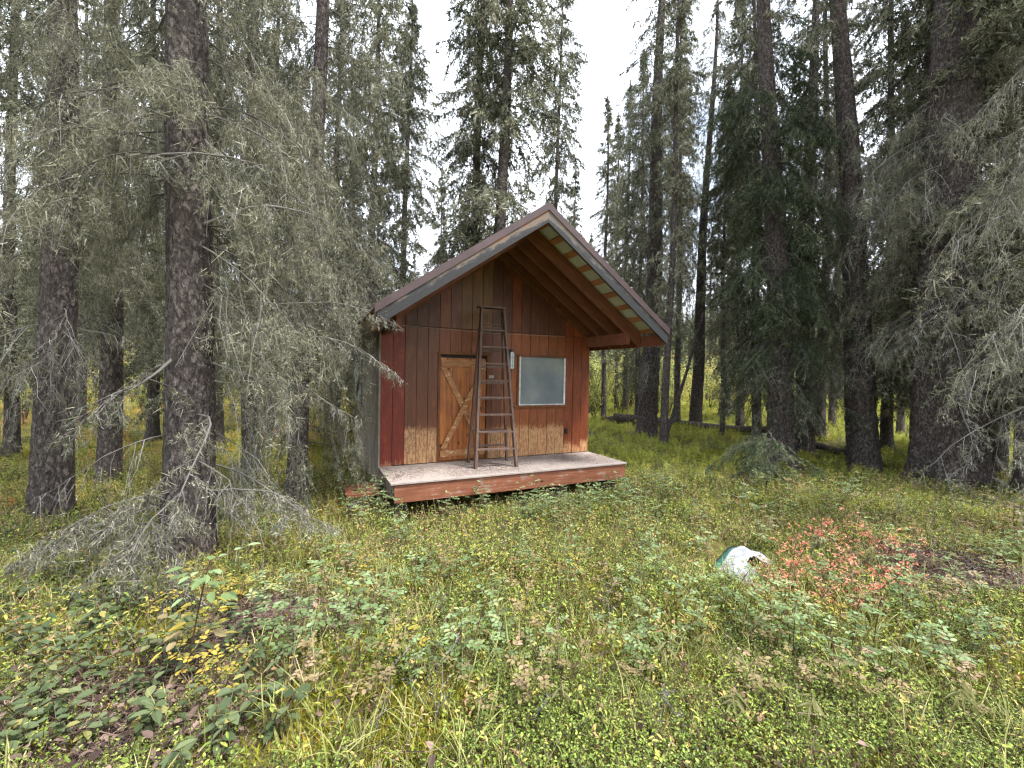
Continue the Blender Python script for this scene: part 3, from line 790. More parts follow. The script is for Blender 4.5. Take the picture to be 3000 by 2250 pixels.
# ------------------------------------------------------------------ conifers
def grow(rng, base, az, Ln, e0, droop, nsec, sec, tert=0, tlen=.14, nl=.022, nw=.004, per_m=110, live=1.0, lich=0.0, mb=None, r0=.012, tip=.1, hang=.5, white=0.0, kp=9, wtint=.45, llen=.06, wood_sides=3, lw=.006, flat=False, k2=5):
    """one set of limbs into mb: slot 0 wood, 1 needles, 2 lichen, 3 crust lichen"""
    N = len(az)
    s = np.linspace(0, 1, kp)
    rad = np.c_[np.cos(az), np.sin(az)]
    Ln = np.asarray(Ln, float).reshape(-1, 1)
    e0 = np.broadcast_to(e0, (N,)).reshape(-1, 1); droop = np.broadcast_to(droop, (N,)).reshape(-1, 1)
    hor = Ln*s*np.cos(e0); ver = Ln*(s*np.sin(e0)-droop*s**2+tip*np.maximum(s-.6, 0)**2*2.5)
    wob = np.cumsum(rng.normal(0, .055, (N, kp)), 1)*Ln*s
    wobz = np.cumsum(rng.normal(0, .025, (N, kp)), 1)*Ln*s
    P = np.empty((N, kp, 3))
    P[..., 0] = base[:, None, 0]+rad[:, None, 0]*hor-rad[:, None, 1]*wob
    P[..., 1] = base[:, None, 1]+rad[:, None, 1]*hor+rad[:, None, 0]*wob
    P[..., 2] = base[:, None, 2]+ver+wobz
    Rr = (r0*np.clip(Ln/1.5, .5, 1.6))*(1-.85*s)
    V, F = tubes(P, Rr, wood_sides+1 if wood_sides == 3 else wood_sides)
    mb.add(V, F, 0, np.clip(wtint+rng.normal(0, .15, len(V)), 0, 1))
    def sample(PP, i, tt):
        k = PP.shape[1]-1; f = np.clip(tt*k, 0, k-1e-6); j = f.astype(int); fr = (f-j)[:, None]
        return PP[i, j]*(1-fr)+PP[i, j+1]*fr, norm(PP[i, j+1]-PP[i, j])
    def spawn(PP, LL, n, ln, tmin, latw, k2, hang, rr, flat):
        N1 = PP.shape[0]
        i = np.repeat(np.arange(N1), n)
        tt = tmin+(1-tmin)*((np.tile(np.arange(n), N1)+rng.random(N1*n))/n)
        p, tg = sample(PP, i, tt)
        lat = norm(np.cross(tg, [0, 0, 1.])+1e-6)*np.where(rng.random(len(i)) < .5, -1, 1)[:, None]
        dr = norm(tg*rng.uniform(.25, .8, (len(i), 1))+lat*latw*rng.uniform(.3, 1.1, (len(i), 1))+np.array([0, 0, -1.])*hang*rng.uniform(.1, 1.3, (len(i), 1)))
        l = ln*(1.05-.65*tt)*rng.uniform(.45, 1.35, len(i))*np.clip(LL[i].ravel(), .45, 1.5)
        q = np.linspace(0, 1, k2)
        Q = p[:, None]+dr[:, None]*(l[:, None]*q)[..., None]
        Q[..., 2] -= hang*.55*(l[:, None]*q**2)
        Q += np.cumsum(rng.normal(0, .085, Q.shape), 1)*(l[:, None]*q)[..., None]
        if flat: V, F = ribbons(Q, 2.2*rr*(1-.75*q), rng)
        else: V, F = tubes(Q, np.broadcast_to(rr*(1-.7*q), (len(i), k2)).copy(), 3)
        mb.add(V, F, 0, np.clip(wtint+.05+np.repeat(rng.normal(0, .2, len(i)), len(V)//len(i)), 0, 1))
        return Q, l, i, tt
    segs = []
    Q, l, i, tt = spawn(P, Ln, nsec, sec, .12, 1.0, k2, hang, .0035 if not flat else .006, flat)
    lv = np.broadcast_to(live, (N,))[i]; lc = np.broadcast_to(lich, (N,))[i]
    segs.append((Q, l, lv*np.clip(.35+tt, 0, 1), lc))
    if tert:
        Q2, l2, i2, t2 = spawn(Q, l[:, None]/sec*.9, tert, tlen, .15, .9, 3, hang*.8, .0024, True)
        segs.append((Q2, l2, segs[0][2][i2], lc[i2]))
    segs.append((P[:, kp//2:], (Ln*.5).ravel(), np.broadcast_to(live, (N,)), np.broadcast_to(lich, (N,))))
    for Qs, ls, lvs, lcs in segs:
        cnt = rng.poisson(np.maximum(ls*per_m*lvs, 0))
        ii = np.repeat(np.arange(len(ls)), cnt)
        if len(ii):
            u = rng.random(len(ii)); p, tg = sample(Qs, ii, u)
            d = norm(tg*.75+rng.normal(0, .62, (len(ii), 3))+np.array([0, 0, .12]))
            V, F = blades(p, d, nl*rng.uniform(.7, 1.3, len(ii)), nw*rng.uniform(.7, 1.3, len(ii)), rng)
            tb = rng.normal(.48, .27, len(ls))[ii]+.16*(u-.5)+rng.normal(0, .08, len(ii))
            mb.add(V, F, 1, np.repeat(np.clip(tb, 0, 1), 3))
        cnt = rng.poisson(np.maximum(ls*lcs*8, 0))
        ii = np.repeat(np.arange(len(ls)), cnt)
        if len(ii):
            p, tg = sample(Qs, ii, rng.random(len(ii)))
            sz = llen*rng.gamma(2.0, .5, len(ii)); m_ = 12
            jj = np.repeat(np.arange(len(ii)), m_)
            d = norm(rng.normal(0, .75, (len(jj), 3))+np.array([0, 0, -.7])); pp = p[jj]+rng.normal(0, .28, (len(jj), 3))*sz[jj, None]
            V, F = blades(pp, d, sz[jj]*rng.uniform(.3, .9, len(jj)), lw*rng.uniform(.6, 1.5, len(jj)), rng)
            tb = np.clip(rng.normal(.5, .22, len(ii))[jj]+rng.normal(0, .1, len(jj)), 0, 1)
            mb.add(V, F, 2, np.repeat(tb, 3))
        if white > 0:
            cnt = rng.poisson(ls*white*22); ii = np.repeat(np.arange(len(ls)), cnt)
            if len(ii):
                p, tg = sample(Qs, ii, rng.random(len(ii)))
                d = norm(rng.normal(0, 1, (len(ii), 3)))
                V, F = blades(p, d, rng.uniform(.008, .026, len(ii)), rng.uniform(.005, .012, len(ii)), rng)
                mb.add(V, F, 3, np.repeat(rng.random(len(ii)), 3))
    return P

def trunk_mesh(rng, H, D0, rows, sides, lean=None, flare=.35, rough=.035, mat='bark', top=.03):
    """tapered stem along a slightly crooked axis; lean = (dx, dy) per metre"""
    z = np.linspace(0, 1, rows)**1.25*H
    z = np.concatenate([[-.25], z]); rows += 1
    rad = D0/2*np.clip(1-.82*(np.clip(z, 0, H)/H)**.95, top, 1)*(1+flare*np.exp(-np.clip(z, 0, None)/.22))
    lx, ly = lean if lean is not None else (0, 0)
    wx = .05*np.sin(z*.45+rng.random()*6)*np.clip(z/3, 0, 1); wy = .05*np.sin(z*.38+rng.random()*6)*np.clip(z/3, 0, 1)
    cx, cy_ = lx*z+wx, ly*z+wy
    a = np.arange(sides)*2*np.pi/sides
    lob = 1+.05*np.sin(3*a+rng.random()*6)+.035*np.sin(5*a+rng.random()*6)
    root = 1+.22*np.exp(-np.clip(z, 0, None)/.2)[:, None]*np.sin(4*a+rng.random()*6)[None]
    nz = rng.normal(0, rough, (rows, sides)); nz = (nz+np.roll(nz, 1, 1)*.5+np.roll(nz, 1, 0)*.5)/1.4
    rr = rad[:, None]*lob[None]*root*(1+nz)
    V = np.stack([cx[:, None]+rr*np.cos(a), cy_[:, None]+rr*np.sin(a), np.broadcast_to(z[:, None], rr.shape)], -1).reshape(-1, 3)
    i = np.arange(rows*sides).reshape(rows, sides); nx = np.roll(i, -1, 1)
    mb = MB(); mb.add(V, np.stack([i[:-1], nx[:-1], nx[1:], i[1:]], -1).reshape(-1, 4))
    me = mb.mesh('trunk', [M[mat]], True)
    def axis(h): return np.stack([np.interp(h, z, cx), np.interp(h, z, cy_), np.asarray(h, float)], -1), np.interp(h, z, rad)
    return me, axis

WOODSET = lambda nm: [M['twig'], M[nm], M['lichen'], M['lichen_white']]

# --- variants for the trees that stand back in the forest
def far_variant(seed, H, D0, z0, Lmax, nbr, style, detail):
    rng = np.random.default_rng(seed)
    me, axis = trunk_mesh(rng, H, D0, 26, 10, None, .25, .03, 'bark_far')
    h = z0+(H-z0-.15)*np.sort(rng.random(nbr))**(1.0 if style != 'pole' else .75)
    f = (h-z0)/(H-z0)
    prof = {'column': np.clip(1.0-.25*f, 0, 1)*np.clip((1-f)*3.2, .08, 1), 'cone': np.clip(1.05-f, .06, 1)**.8, 'pole': np.clip((1-f)*2.2, .1, 1)*np.clip(.45+.7*f, 0, 1)}[style]
    Ln = Lmax*prof*rng.uniform(.55, 1.15, nbr)
    base, r = axis(h); az = rng.random(nbr)*2*np.pi
    live = np.clip(.45+1.0*f, 0, 1)*rng.uniform(.55, 1.15, nbr)
    if style == 'pole': live *= np.clip(f*1.6+.12, .0, 1)
    e0 = np.interp(f, [0, .5, 1], [-.25, -.1, .5]); dr = np.interp(f, [0, .6, 1], [.55, .45, .15])
    mb = MB()
    k = detail
    grow(rng, base, az, Ln, e0, dr, 11, .46, 0, .12, .085, .030, 62*k, live, 1.2*(1-.5*f), mb, .010, .12, .8, 0, 6, .4, .10, 3, .022, True, 4)  # pale lichen thickened so the crown colour also carries distance haze
    return me, mb.mesh('crown', WOODSET('needle'))
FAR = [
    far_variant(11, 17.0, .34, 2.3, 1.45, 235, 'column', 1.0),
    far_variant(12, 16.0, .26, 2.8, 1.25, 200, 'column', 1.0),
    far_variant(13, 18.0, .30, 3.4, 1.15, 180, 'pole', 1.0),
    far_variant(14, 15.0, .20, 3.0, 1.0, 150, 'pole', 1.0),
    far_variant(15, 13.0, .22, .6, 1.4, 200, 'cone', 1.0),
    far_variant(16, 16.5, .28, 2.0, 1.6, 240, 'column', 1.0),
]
FAR_H = [17.0, 16.0, 18.0, 15.0, 13.0, 16.5]
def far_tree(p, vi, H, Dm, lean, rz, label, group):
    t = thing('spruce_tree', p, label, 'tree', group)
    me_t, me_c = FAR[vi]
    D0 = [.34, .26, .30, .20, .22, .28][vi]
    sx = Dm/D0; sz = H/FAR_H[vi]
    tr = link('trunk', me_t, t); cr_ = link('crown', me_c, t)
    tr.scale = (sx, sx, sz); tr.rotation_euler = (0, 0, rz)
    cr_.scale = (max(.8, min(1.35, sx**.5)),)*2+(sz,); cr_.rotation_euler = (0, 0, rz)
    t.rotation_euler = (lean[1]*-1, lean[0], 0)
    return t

def lean_from(p, ut):
    """side lean per metre so that the stem passes column ut at the top of the picture"""
    d = depth_of(p); q = at_depth(ut, 0, d)
    h = q[2]-p[2]
    return (q[0]-p[0])/h, (q[1]-p[1])/h
def diam(wpx, u, p):
    th = math.atan((u*K-1500)/FPX)
    return wpx*K*depth_of(p)*math.cos(th)/FPX

# --- near trees, built one by one
def near_tree(seed, p, ut, Dm, H, label, needle, bands, upper, sides=56, rows=170, rough=.03, lean=None):
    """bands: (z0, z1, n, Lmin, Lmax, kwargs) of limbs that stand in view, each its own part"""
    rng = np.random.default_rng(seed)
    ln = lean if lean is not None else lean_from(p, ut)
    t = thing('spruce_tree', p, label, 'tree')
    me, axis = trunk_mesh(rng, H, Dm, rows, sides, ln, .30, rough)
    link('trunk', me, t)
    mats = WOODSET(needle)
    for (z0, z1, n, l0, l1, kw) in bands:
        kw = dict(kw); azr = kw.pop('az', None)
        for k in range(n):
            mb = MB(); h = rng.uniform(z0, z1)
            b, r = axis(np.array([h]))
            az = rng.random()*2*np.pi if azr is None else math.radians(rng.uniform(*azr))
            b = b+np.array([[math.cos(az)*r[0]*.8, math.sin(az)*r[0]*.8, 0]])
            kk = dict(kw)
            for q in ('live', 'lich', 'e0', 'droop', 'white'):
                if q in kk and isinstance(kk[q], tuple): kk[q] = rng.uniform(*kk[q])
            grow(rng, b, np.array([az]), np.array([rng.uniform(l0, l1)]), kk.pop('e0', -.1), kk.pop('droop', .35), kk.pop('nsec', 14), kk.pop('sec', .42), mb=mb, **kk)
            link('branch', mb.mesh('branch', mats), t)
    if upper:
        z0, nbr, Lm = upper
        h = z0+(H-z0-.2)*rng.random(nbr); f = (h-z0)/(H-z0)
        b, r = axis(h); mb = MB()
        grow(rng, b, rng.random(nbr)*2*np.pi, Lm*np.clip((1-f)*2.2, .1, 1)*rng.uniform(.6, 1.15, nbr), -.1, .45, 9, .5, 0, .12, .075, .026, 60, .85, .5, mb, .012, .1, .7, 0, 6, .4, .1, 3, .022, True, 4)
        link('crown', mb.mesh('crown', mats), t)
    return t, axis, ln

cam_side = math.degrees(math.atan2(-FW[1], -FW[0]))      # azimuth that points at the camera
right_side = math.degrees(math.atan2(RT[1], RT[0]))
def fit(st, d, **kw):
    """needle and lichen size for the level of detail at distance d"""
    q = dict(st, nl=.009+.0038*d, nw=.0020+.00078*d, lw=.0022+.00085*d, per_m=int(st['per_m']*1.4)); q.update(kw); return q
LICH = dict(live=(.05, .45), lich=(.8, 2.4), e0=(-.35, .1), droop=(.3, .75), nsec=17, sec=.52, tert=4, tlen=.17, per_m=105, hang=1.2, llen=.07, k2=4)
GREY = dict(live=(.15, .7), lich=(.5, 1.6), e0=(-.4, .05), droop=(.35, .75), nsec=16, sec=.55, tert=4, tlen=.18, per_m=115, hang=1.35, llen=.06, k2=4)
DEAD = dict(live=(0, .10), lich=(.1, .6), e0=(-.45, .0), droop=(.3, .75), nsec=15, sec=.58, tert=5, tlen=.24, per_m=60, hang=1.25, wtint=.6, llen=.055, k2=4)
GREEN = dict(live=(.85, 1.0), lich=(0, .12), e0=(-.3, .05), droop=(.35, .7), nsec=17, sec=.50, tert=4, tlen=.18, per_m=120, hang=.8, k2=4)

T = {}
p = on_ground(113, 1128); T['L1'] = near_tree(101, p, 135, diam(100, 113, p), 17, 'thick dark spruce with bare flaky lower trunk beside the golden clearing', 'needle',
    [(1.7, 3.4, 9, .5, 1.1, fit(DEAD, 4.5)), (3.6, 5.2, 17, .7, 1.3, fit(LICH, 4.5, az=(cam_side+45, cam_side+315))), (4.8, 7.0, 18, .8, 1.5, fit(LICH, 5, az=(cam_side+40, cam_side+320)))], (7.0, 26, 1.5))
p = on_ground(400, 1228); T['L3'] = near_tree(103, p, 415, diam(122, 400, p), 18, 'massive spruce trunk shaggy with beard lichen, a leafy sapling at its foot', 'needle',
    [(.4, 2.0, 9, .7, 1.4, fit(DEAD, 4, white=(.1, .5))), (2.4, 3.5, 9, .8, 1.4, fit(LICH, 4, az=(right_side-20, right_side+110))), (3.4, 4.8, 24, .8, 1.4, fit(LICH, 4, az=(cam_side+40, cam_side+320))), (4.3, 6.3, 24, .8, 1.5, fit(LICH, 5, az=(cam_side+25, cam_side+335)))], (6.3, 26, 1.6))
p = col_at(640, 6.2); T['L4'] = near_tree(104, p, 690, .27, 17, 'grey spruce hung with curtains of dead twigs, between the massive trunk and the cabin', 'needle',
    [(1.0, 2.2, 11, .6, 1.1, fit(GREY, 6)), (2.0, 4.6, 46, .7, 1.25, fit(GREY, 6)), (4.6, 8.2, 46, .7, 1.3, fit(GREY, 8))], (8, 28, 1.5), 28, 90)
p = col_at(545, 7.6); T['L5'] = near_tree(105, p, 540, .30, 17, 'slim spruce behind the massive lichen-hung trunk, its stem half hidden by twigs', 'needle',
    [(2.2, 4.5, 20, .7, 1.3, fit(GREY, 8)), (4.5, 9.0, 40, .8, 1.5, fit(GREY, 9))], (9, 28, 1.4), 24, 80)
p = on_ground(235, 1050); T['L2'] = near_tree(102, p, 250, diam(58, 235, p), 17, 'grey spruce stem standing between the dark flaky trunk and the massive one', 'needle',
    [(2.7, 5.0, 18, .6, 1.2, fit(GREY, 7)), (5, 8.5, 32, .8, 1.4, fit(GREY, 8))], (8.5, 28, 1.5), 28, 90)
p = on_ground(2048, 1058); T['R1'] = near_tree(106, p, 2062, 1.16, 18, 'huge reddish-grey spruce trunk veiled by hanging dead branches', 'needle',
    [(1.2, 3.0, 12, .8, 1.7, fit(DEAD, 6, az=(right_side-60, right_side+40))), (3.2, 8.0, 34, .9, 1.8, fit(DEAD, 7, live=(.0, .3), lich=(.4, 1.4), az=(cam_side+35, cam_side+325))), (4.4, 8.5, 30, .9, 1.8, fit(LICH, 8))], (8.5, 28, 1.8), 72, 170)
p = on_ground(1868, 1018); T['R2'] = near_tree(107, p, 1812, diam(74, 1868, p), 18, 'tall rough-barked spruce leaning away from the huge trunk beside it', 'needle',
    [(3.0, 9.5, 44, .5, 1.3, fit(DEAD, 8, live=(.1, .5), lich=(.3, 1.2)))], (9.5, 28, 1.5), 48, 150)
p = on_ground(1690, 1012); T['R3'] = near_tree(108, p, 1655, diam(62, 1690, p), 18, 'spruce with a dense dark green crown sweeping low over a reddish trunk', 'needle_green',
    [(1.7, 3.4, 30, .8, 1.5, fit(GREEN, 8, live=(.5, 1.), lich=(.1, .4))), (3.0, 10.2, 175, .7, 1.35, fit(GREEN, 10, per_m=170, nw=.0125))], (10, 28, 1.5), 40, 120)
p = col_at(2400, 4.9); T['R5'] = near_tree(113, p, 2420, .5, 17, 'spruce mostly out of view whose dead grey branches hang past the huge trunk', 'needle',
    [(1.8, 6.6, 30, .9, 1.7, fit(DEAD, 5, az=(right_side+110, right_side+260), live=(.0, .2), lich=(.2, 1.4)))], (6.6, 22, 1.4), 28, 60)
p = on_ground(1735, 985); T['R4'] = near_tree(109, p, 1760, diam(46, 1735, p), 16, 'plain dark stem close behind the reddish trunk of the dense green spruce', 'needle',
    [(2.8, 10, 44, .7, 1.4, fit(GREY, 10))], (10, 28, 1.2), 26, 80)
p = on_ground(1396, 940); T['C1'] = near_tree(110, p, 1432, diam(46, 1396, p), 19, 'tall grey-barked spruce close to the right eave, thin twin stem behind', 'needle',
    [(1.8, 5.0, 18, .6, 1.2, fit(DEAD, 11, tert=3)), (4.0, 13.0, 84, .8, 1.8, fit(GREY, 13, live=(.4, .9), nsec=12, tert=3))], (12.5, 60, 1.3), 28, 100)
p = on_ground(1500, 925); T['C3'] = near_tree(112, p, 1548, diam(28, 1500, p), 18, 'straight dark spruce stem standing clear in the green opening', 'needle',
    [(3.6, 13.0, 66, .6, 1.6, fit(GREY, 13, live=(.4, .9), nsec=11, tert=3))], (12.5, 60, 1.2), 22, 80)

# --- identifiable trees farther back: (column at base, forward distance, column at top, diameter, variant, height, label)
BACK = [
    (1437, 12.6, 1470, .24, 2, 17, 'slender second stem rising right behind the tall spruce by the eave'),
    (1465, 17.0, 1474, .27, 3, 17, 'pale straight pole-like spruce between two darker stems by the fallen log'),
    (1563, 14.0, 1575, .16, 3, 12, 'thin dark pole of a young spruce left of the dense green crown'),
    (1305, 21.0, 1316, .28, 2, 16.0, 'thin spruce rooted beside the sawn end of the fallen log'),
    (1352, 23.0, 1362, .30, 1, 18, 'slim grey spruce past the fallen log, seen under the right eave'),
    (1332, 25.0, 1336, .24, 3, 17.5, 'very slender spruce with short twigs seen under the eave beyond the log'),
    (1378, 19.0, 1395, .24, 0, 17, 'shaggy spruce standing just behind the tall grey-barked one at the eave'),
    (1198, 17.5, 1212, .26, 1, 20, 'lone thin spruce with open crown rising over the roof ridge'),
    (1006, 12.5, 1046, .36, 0, 19, 'dense shaggy spruce rising behind the left roof slope'),
    (1068, 11.6, 1096, .42, 5, 19, 'dark stout spruce standing close behind the roof below the ridge'),
    (868, 17.0, 888, .36, 5, 17.0, 'pointed full-crowned spruce against the open sky left of the roof'),
    (955, 27.0, 955, .22, 4, 15.0, 'small pointed spruce low in the sky gap behind the left roof slope'),
    (1240, 24.0, 1246, .22, 4, 14.0, 'small spruce showing between the lone thin one and the sky gap'),
    (724, 17.0, 735, .42, 0, 18, 'dark stem seen past the torn side window'),
    (800, 13.0, 815, .30, 5, 18, 'grey-green spruce whose crown leans over the cabin\'s left eave'),
    (1600, 17.0, 1600, .30, 1, 18, 'grey stem deep behind the dense green spruce'),
    (1640, 13.0, 1630, .28, 0, 17, 'twiggy spruce filling the shade behind the dense green crown'),
    (1775, 14.5, 1790, .36, 1, 18, 'dark stem in the gap between the reddish trunk and the leaning one'),
    (1800, 19.0, 1822, .28, 2, 18, 'slim stem far behind the leaning trunk'),
    (1920, 12.0, 1930, .30, 0, 17, 'twiggy spruce between the leaning trunk and the huge one'),
    (1950, 17.0, 1965, .26, 2, 17, 'thin stem far back between the leaning trunk and the huge one'),
    (2160, 9.0, 2180, .36, 5, 17, 'shadowed spruce right behind the huge veiled trunk'),
    (2010, 10.0, 2015, .34, 0, 17, 'spruce whose grey crown shows over the huge trunk\'s shoulder'),
    (2235, 7.6, 2250, .42, 5, 17, 'shaggy dark spruce past the huge trunk at the mossy log'),
    (2095, 11.5, 2105, .40, 5, 17, 'full-crowned spruce filling the gap above the huge veiled trunk'),
    (25, 9.5, 30, .26, 5, 16, 'small dark spruce at the edge of the golden clearing'),
    (330, 12.0, 335, .30, 0, 17, 'grey spruce in the clearing beyond the two dark trunks'),
    (470, 11.0, 470, .30, 5, 17, 'twiggy spruce just beyond the massive lichen-hung trunk'),
    (175, 15.0, 190, .28, 1, 17, 'spruce across the clearing, seen past the dark flaky trunk'),
    (590, 14.0, 600, .32, 0, 17, 'shaggy spruce beyond the hanging twigs left of the cabin'),
    (760, 22.0, 770, .30, 1, 17, 'grey spruce in the background beyond the torn side window'),
]
rr_ = np.random.default_rng(5)
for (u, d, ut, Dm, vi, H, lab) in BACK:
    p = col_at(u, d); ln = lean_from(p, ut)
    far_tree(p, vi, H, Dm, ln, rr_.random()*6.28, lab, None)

# --- the rest of the stand: alike, only their place tells them apart
taken = [col_at(u, d)[:2] for (u, d, *_r) in BACK]+[np.array(T[k][0].location[:2]) for k in T]
cnt = 0; tries = 0
while cnt < 112 and tries < 4000:
    tries += 1
    d = rr_.uniform(18, 68); u = rr_.uniform(-450, 2660)
    p = col_at(u, d); H = rr_.uniform(13, 18.5)
    # what stands in the sky gaps must stay low there
    for (a, b, dmin, hmax) in ((895, 1000, 40, 15.5), (1225, 1360, 36, 15), (1000, 1225, 34, 15)):
        if a < u < b and d < dmin: break
        if a < u < b: H = min(H, hmax)
    else:
        if min(np.hypot(*(p[:2]-q)) for q in taken) < 2.0+d*.03: continue
        taken.append(p[:2])
        side_ = 'left' if u < 900 else ('behind' if u < 1290 else 'right')
        lab, grp = {'left': ('grey-green spruce in the stand beyond the golden clearing', 'spruces beyond the clearing'),
                    'behind': ('spruce in the distant stand behind the cabin roof', 'spruces behind the cabin'),
                    'right': ('thin spruce in the stand beyond the fallen logs', 'spruces beyond the fallen logs')}[side_]
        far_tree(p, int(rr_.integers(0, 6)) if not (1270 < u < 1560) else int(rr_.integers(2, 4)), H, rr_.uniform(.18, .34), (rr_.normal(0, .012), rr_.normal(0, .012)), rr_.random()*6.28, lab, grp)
        cnt += 1

# ------------------------------------------------------------------ scatter helper (uncountable cover only)
def scatter(name, pts, rot, scl, variants, label, cat):
    me = bpy.data.meshes.new(name)
    n = len(pts); me.vertices.add(n); me.vertices.foreach_set('co', np.asarray(pts, np.float32).ravel())
    for nm, ty, dat in (('rot', 'FLOAT_VECTOR', rot), ('scl', 'FLOAT', scl), ('vi', 'INT', RNG.integers(0, len(variants), n))):
        a = me.attributes.new(nm, ty, 'POINT')
        if ty == 'FLOAT_VECTOR': a.data.foreach_set('vector', np.asarray(dat, np.float32).ravel())
        else: a.data.foreach_set('value', np.asarray(dat, np.int32 if ty == 'INT' else np.float32))
    o = link(name, me, None, None, label, cat, None, 'stuff')
    coll = bpy.data.collections.new(name+'_source')
    for k, v in enumerate(variants):
        q = bpy.data.objects.new('%s_piece_%02d' % (name, k), v); coll.objects.link(q)
    ng = bpy.data.node_groups.new(name, 'GeometryNodeTree')
    ng.interface.new_socket('Geometry', in_out='INPUT', socket_type='NodeSocketGeometry')
    ng.interface.new_socket('Geometry', in_out='OUTPUT', socket_type='NodeSocketGeometry')
    gi = ng.nodes.new('NodeGroupInput'); go = ng.nodes.new('NodeGroupOutput')
    ip = ng.nodes.new('GeometryNodeInstanceOnPoints'); ci = ng.nodes.new('GeometryNodeCollectionInfo')
    ci.inputs['Collection'].default_value = coll; ci.inputs['Separate Children'].default_value = True; ci.inputs['Reset Children'].default_value = True
    def na(nm, ty):
        x = ng.nodes.new('GeometryNodeInputNamedAttribute'); x.data_type = ty; x.inputs['Name'].default_value = nm; return x.outputs[0]
    er = ng.nodes.new('FunctionNodeEulerToRotation')
    ng.links.new(na('rot', 'FLOAT_VECTOR'), er.inputs[0])
    ip.inputs['Pick Instance'].default_value = True
    ng.links.new(gi.outputs[0], ip.inputs['Points']); ng.links.new(ci.outputs[0], ip.inputs['Instance'])
    ng.links.new(na('vi', 'INT'), ip.inputs['Instance Index']); ng.links.new(er.outputs[0], ip.inputs['Rotation']); ng.links.new(na('scl', 'FLOAT'), ip.inputs['Scale'])
    ng.links.new(ip.outputs[0], go.inputs[0])
    md = o.modifiers.new('scatter', 'NODES'); md.node_group = ng
    return o

def spread(n, d0, d1, power=1.0, lat=1.55, rng=RNG):
    """ground points with equal density in d**power, wide enough for a step to the side"""
    u = rng.random(n); d = (d0**(power+1)+(d1**(power+1)-d0**(power+1))*u)**(1/(power+1))
    x = rng.uniform(-lat, lat, n)*d
    f2 = norm(np.array([FW[0], FW[1]])); r2 = np.array([f2[1], -f2[0]])
    P = CAM[:2]+d[:, None]*f2+x[:, None]*r2
    return np.c_[P, ground_z(P[:, 0], P[:, 1])], d, x/d
def clear(P, pad=.05, front=.0):
    """outside the cabin, the deck and the step"""
    x, y = P[:, 0], P[:, 1]
    inside = (x > -.05-pad) & (x < W+.05+pad) & (y > -D-.30-pad-front) & (y < L+.1+pad)
    sack_ = np.hypot(x-SACK[0], y-SACK[1]) < .38
    return ~inside & ~sack_
def low_noise(P, f, ph):
    return .5+.25*(np.sin(f*P[:, 0]+ph)+np.sin(f*1.3*P[:, 1]+2*ph)+np.sin(f*.7*(P[:, 0]+P[:, 1])+.5*ph)+np.sin(f*2.1*P[:, 0]-f*1.7*P[:, 1]+ph))/1.6
def rots(n, tilt=.25):
    return np.c_[RNG.normal(0, tilt, n), RNG.normal(0, tilt, n), RNG.random(n)*6.283]

SACK = on_ground(1597, 1212)
# --- pieces of the cover
def piece_lingon(seed):
    rng = np.random.default_rng(seed); mb = MB()
    n = 19; b = np.c_[rng.normal(0, .05, (n, 2)), np.full(n, -.01)]
    tip = b+np.c_[rng.normal(0, .03, (n, 2)), rng.uniform(.035, .11, n)]
    P = np.stack([b, (b+tip)/2+rng.normal(0, .006, (n, 3)), tip], 1)
    mb.add(*tubes(P, np.tile([.0014, .0012, .0008], (n, 1)), 3), 1, .35)
    k = 7; i = np.repeat(np.arange(n), k); t_ = rng.uniform(.3, 1, n*k)
    p = b[i]+(tip-b)[i]*t_[:, None]
    d = norm(np.c_[rng.normal(0, 1, (n*k, 2)), rng.uniform(.0, .9, n*k)])
    V, F = leaves(p, d, np.tile([0, 0, 1.], (n*k, 1))+rng.normal(0, .35, (n*k, 3)), rng.uniform(.007, .015, n*k), rng.uniform(.0045, .0085, n*k), .15, .1)
    mb.add(V, F, 0, np.repeat(np.clip(rng.normal(.5, .26, n*k), 0, 1), 6))
    return mb.mesh('lingon', [M['lingon'], M['stem']])
def piece_moss(seed):
    rng = np.random.default_rng(seed); mb = MB(); n = 190
    p = np.c_[rng.normal(0, .06, (n, 2)), np.full(n, -.010)]
    d = norm(np.c_[rng.normal(0, .55, (n, 2)), np.ones(n)])
    V, F = blades(p, d, rng.uniform(.014, .034, n), rng.uniform(.004, .008, n), rng)
    mb.add(V, F, 0, np.repeat(np.clip(rng.normal(.5, .2, n), 0, 1), 3)*np.tile([.7, .7, 1.1], n).clip(0, 1))
    return mb.mesh('moss', [M['moss']])
def piece_grass(seed, h=.2, n=12, mat='grass', wd=.0045, sp=.03, out=.55):
    rng = np.random.default_rng(seed); mb = MB(); k = 5
    b = np.c_[rng.normal(0, sp, (n, 2)), np.full(n, -.01)]; a = rng.random(n)*6.283
    l = h*rng.uniform(.5, 1.3, n); o = out*rng.uniform(.4, 1.4, n); s = np.linspace(0, 1, k)
    C = b[:, None]+np.stack([np.cos(a)[:, None]*(o*l)[:, None]*s**1.8, np.sin(a)[:, None]*(o*l)[:, None]*s**1.8, l[:, None]*(s-.38*o[:, None]*s**2.5)], -1)
    sd = np.stack([-np.sin(a), np.cos(a), np.zeros(n)], -1)[:, None]*(wd*(1-.85*s))[None, :, None]
    V = np.stack([C-sd, C+sd], 2).reshape(-1, 3)
    i = np.arange(n*k*2).reshape(n, k, 2)
    F = np.stack([i[:, :-1, 0], i[:, :-1, 1], i[:, 1:, 1], i[:, 1:, 0]], -1).reshape(-1, 4)
    mb.add(V, F, 0, np.repeat(np.clip(rng.normal(.5, .22, n), 0, 1), k*2))
    return mb.mesh('grass', [M[mat]])
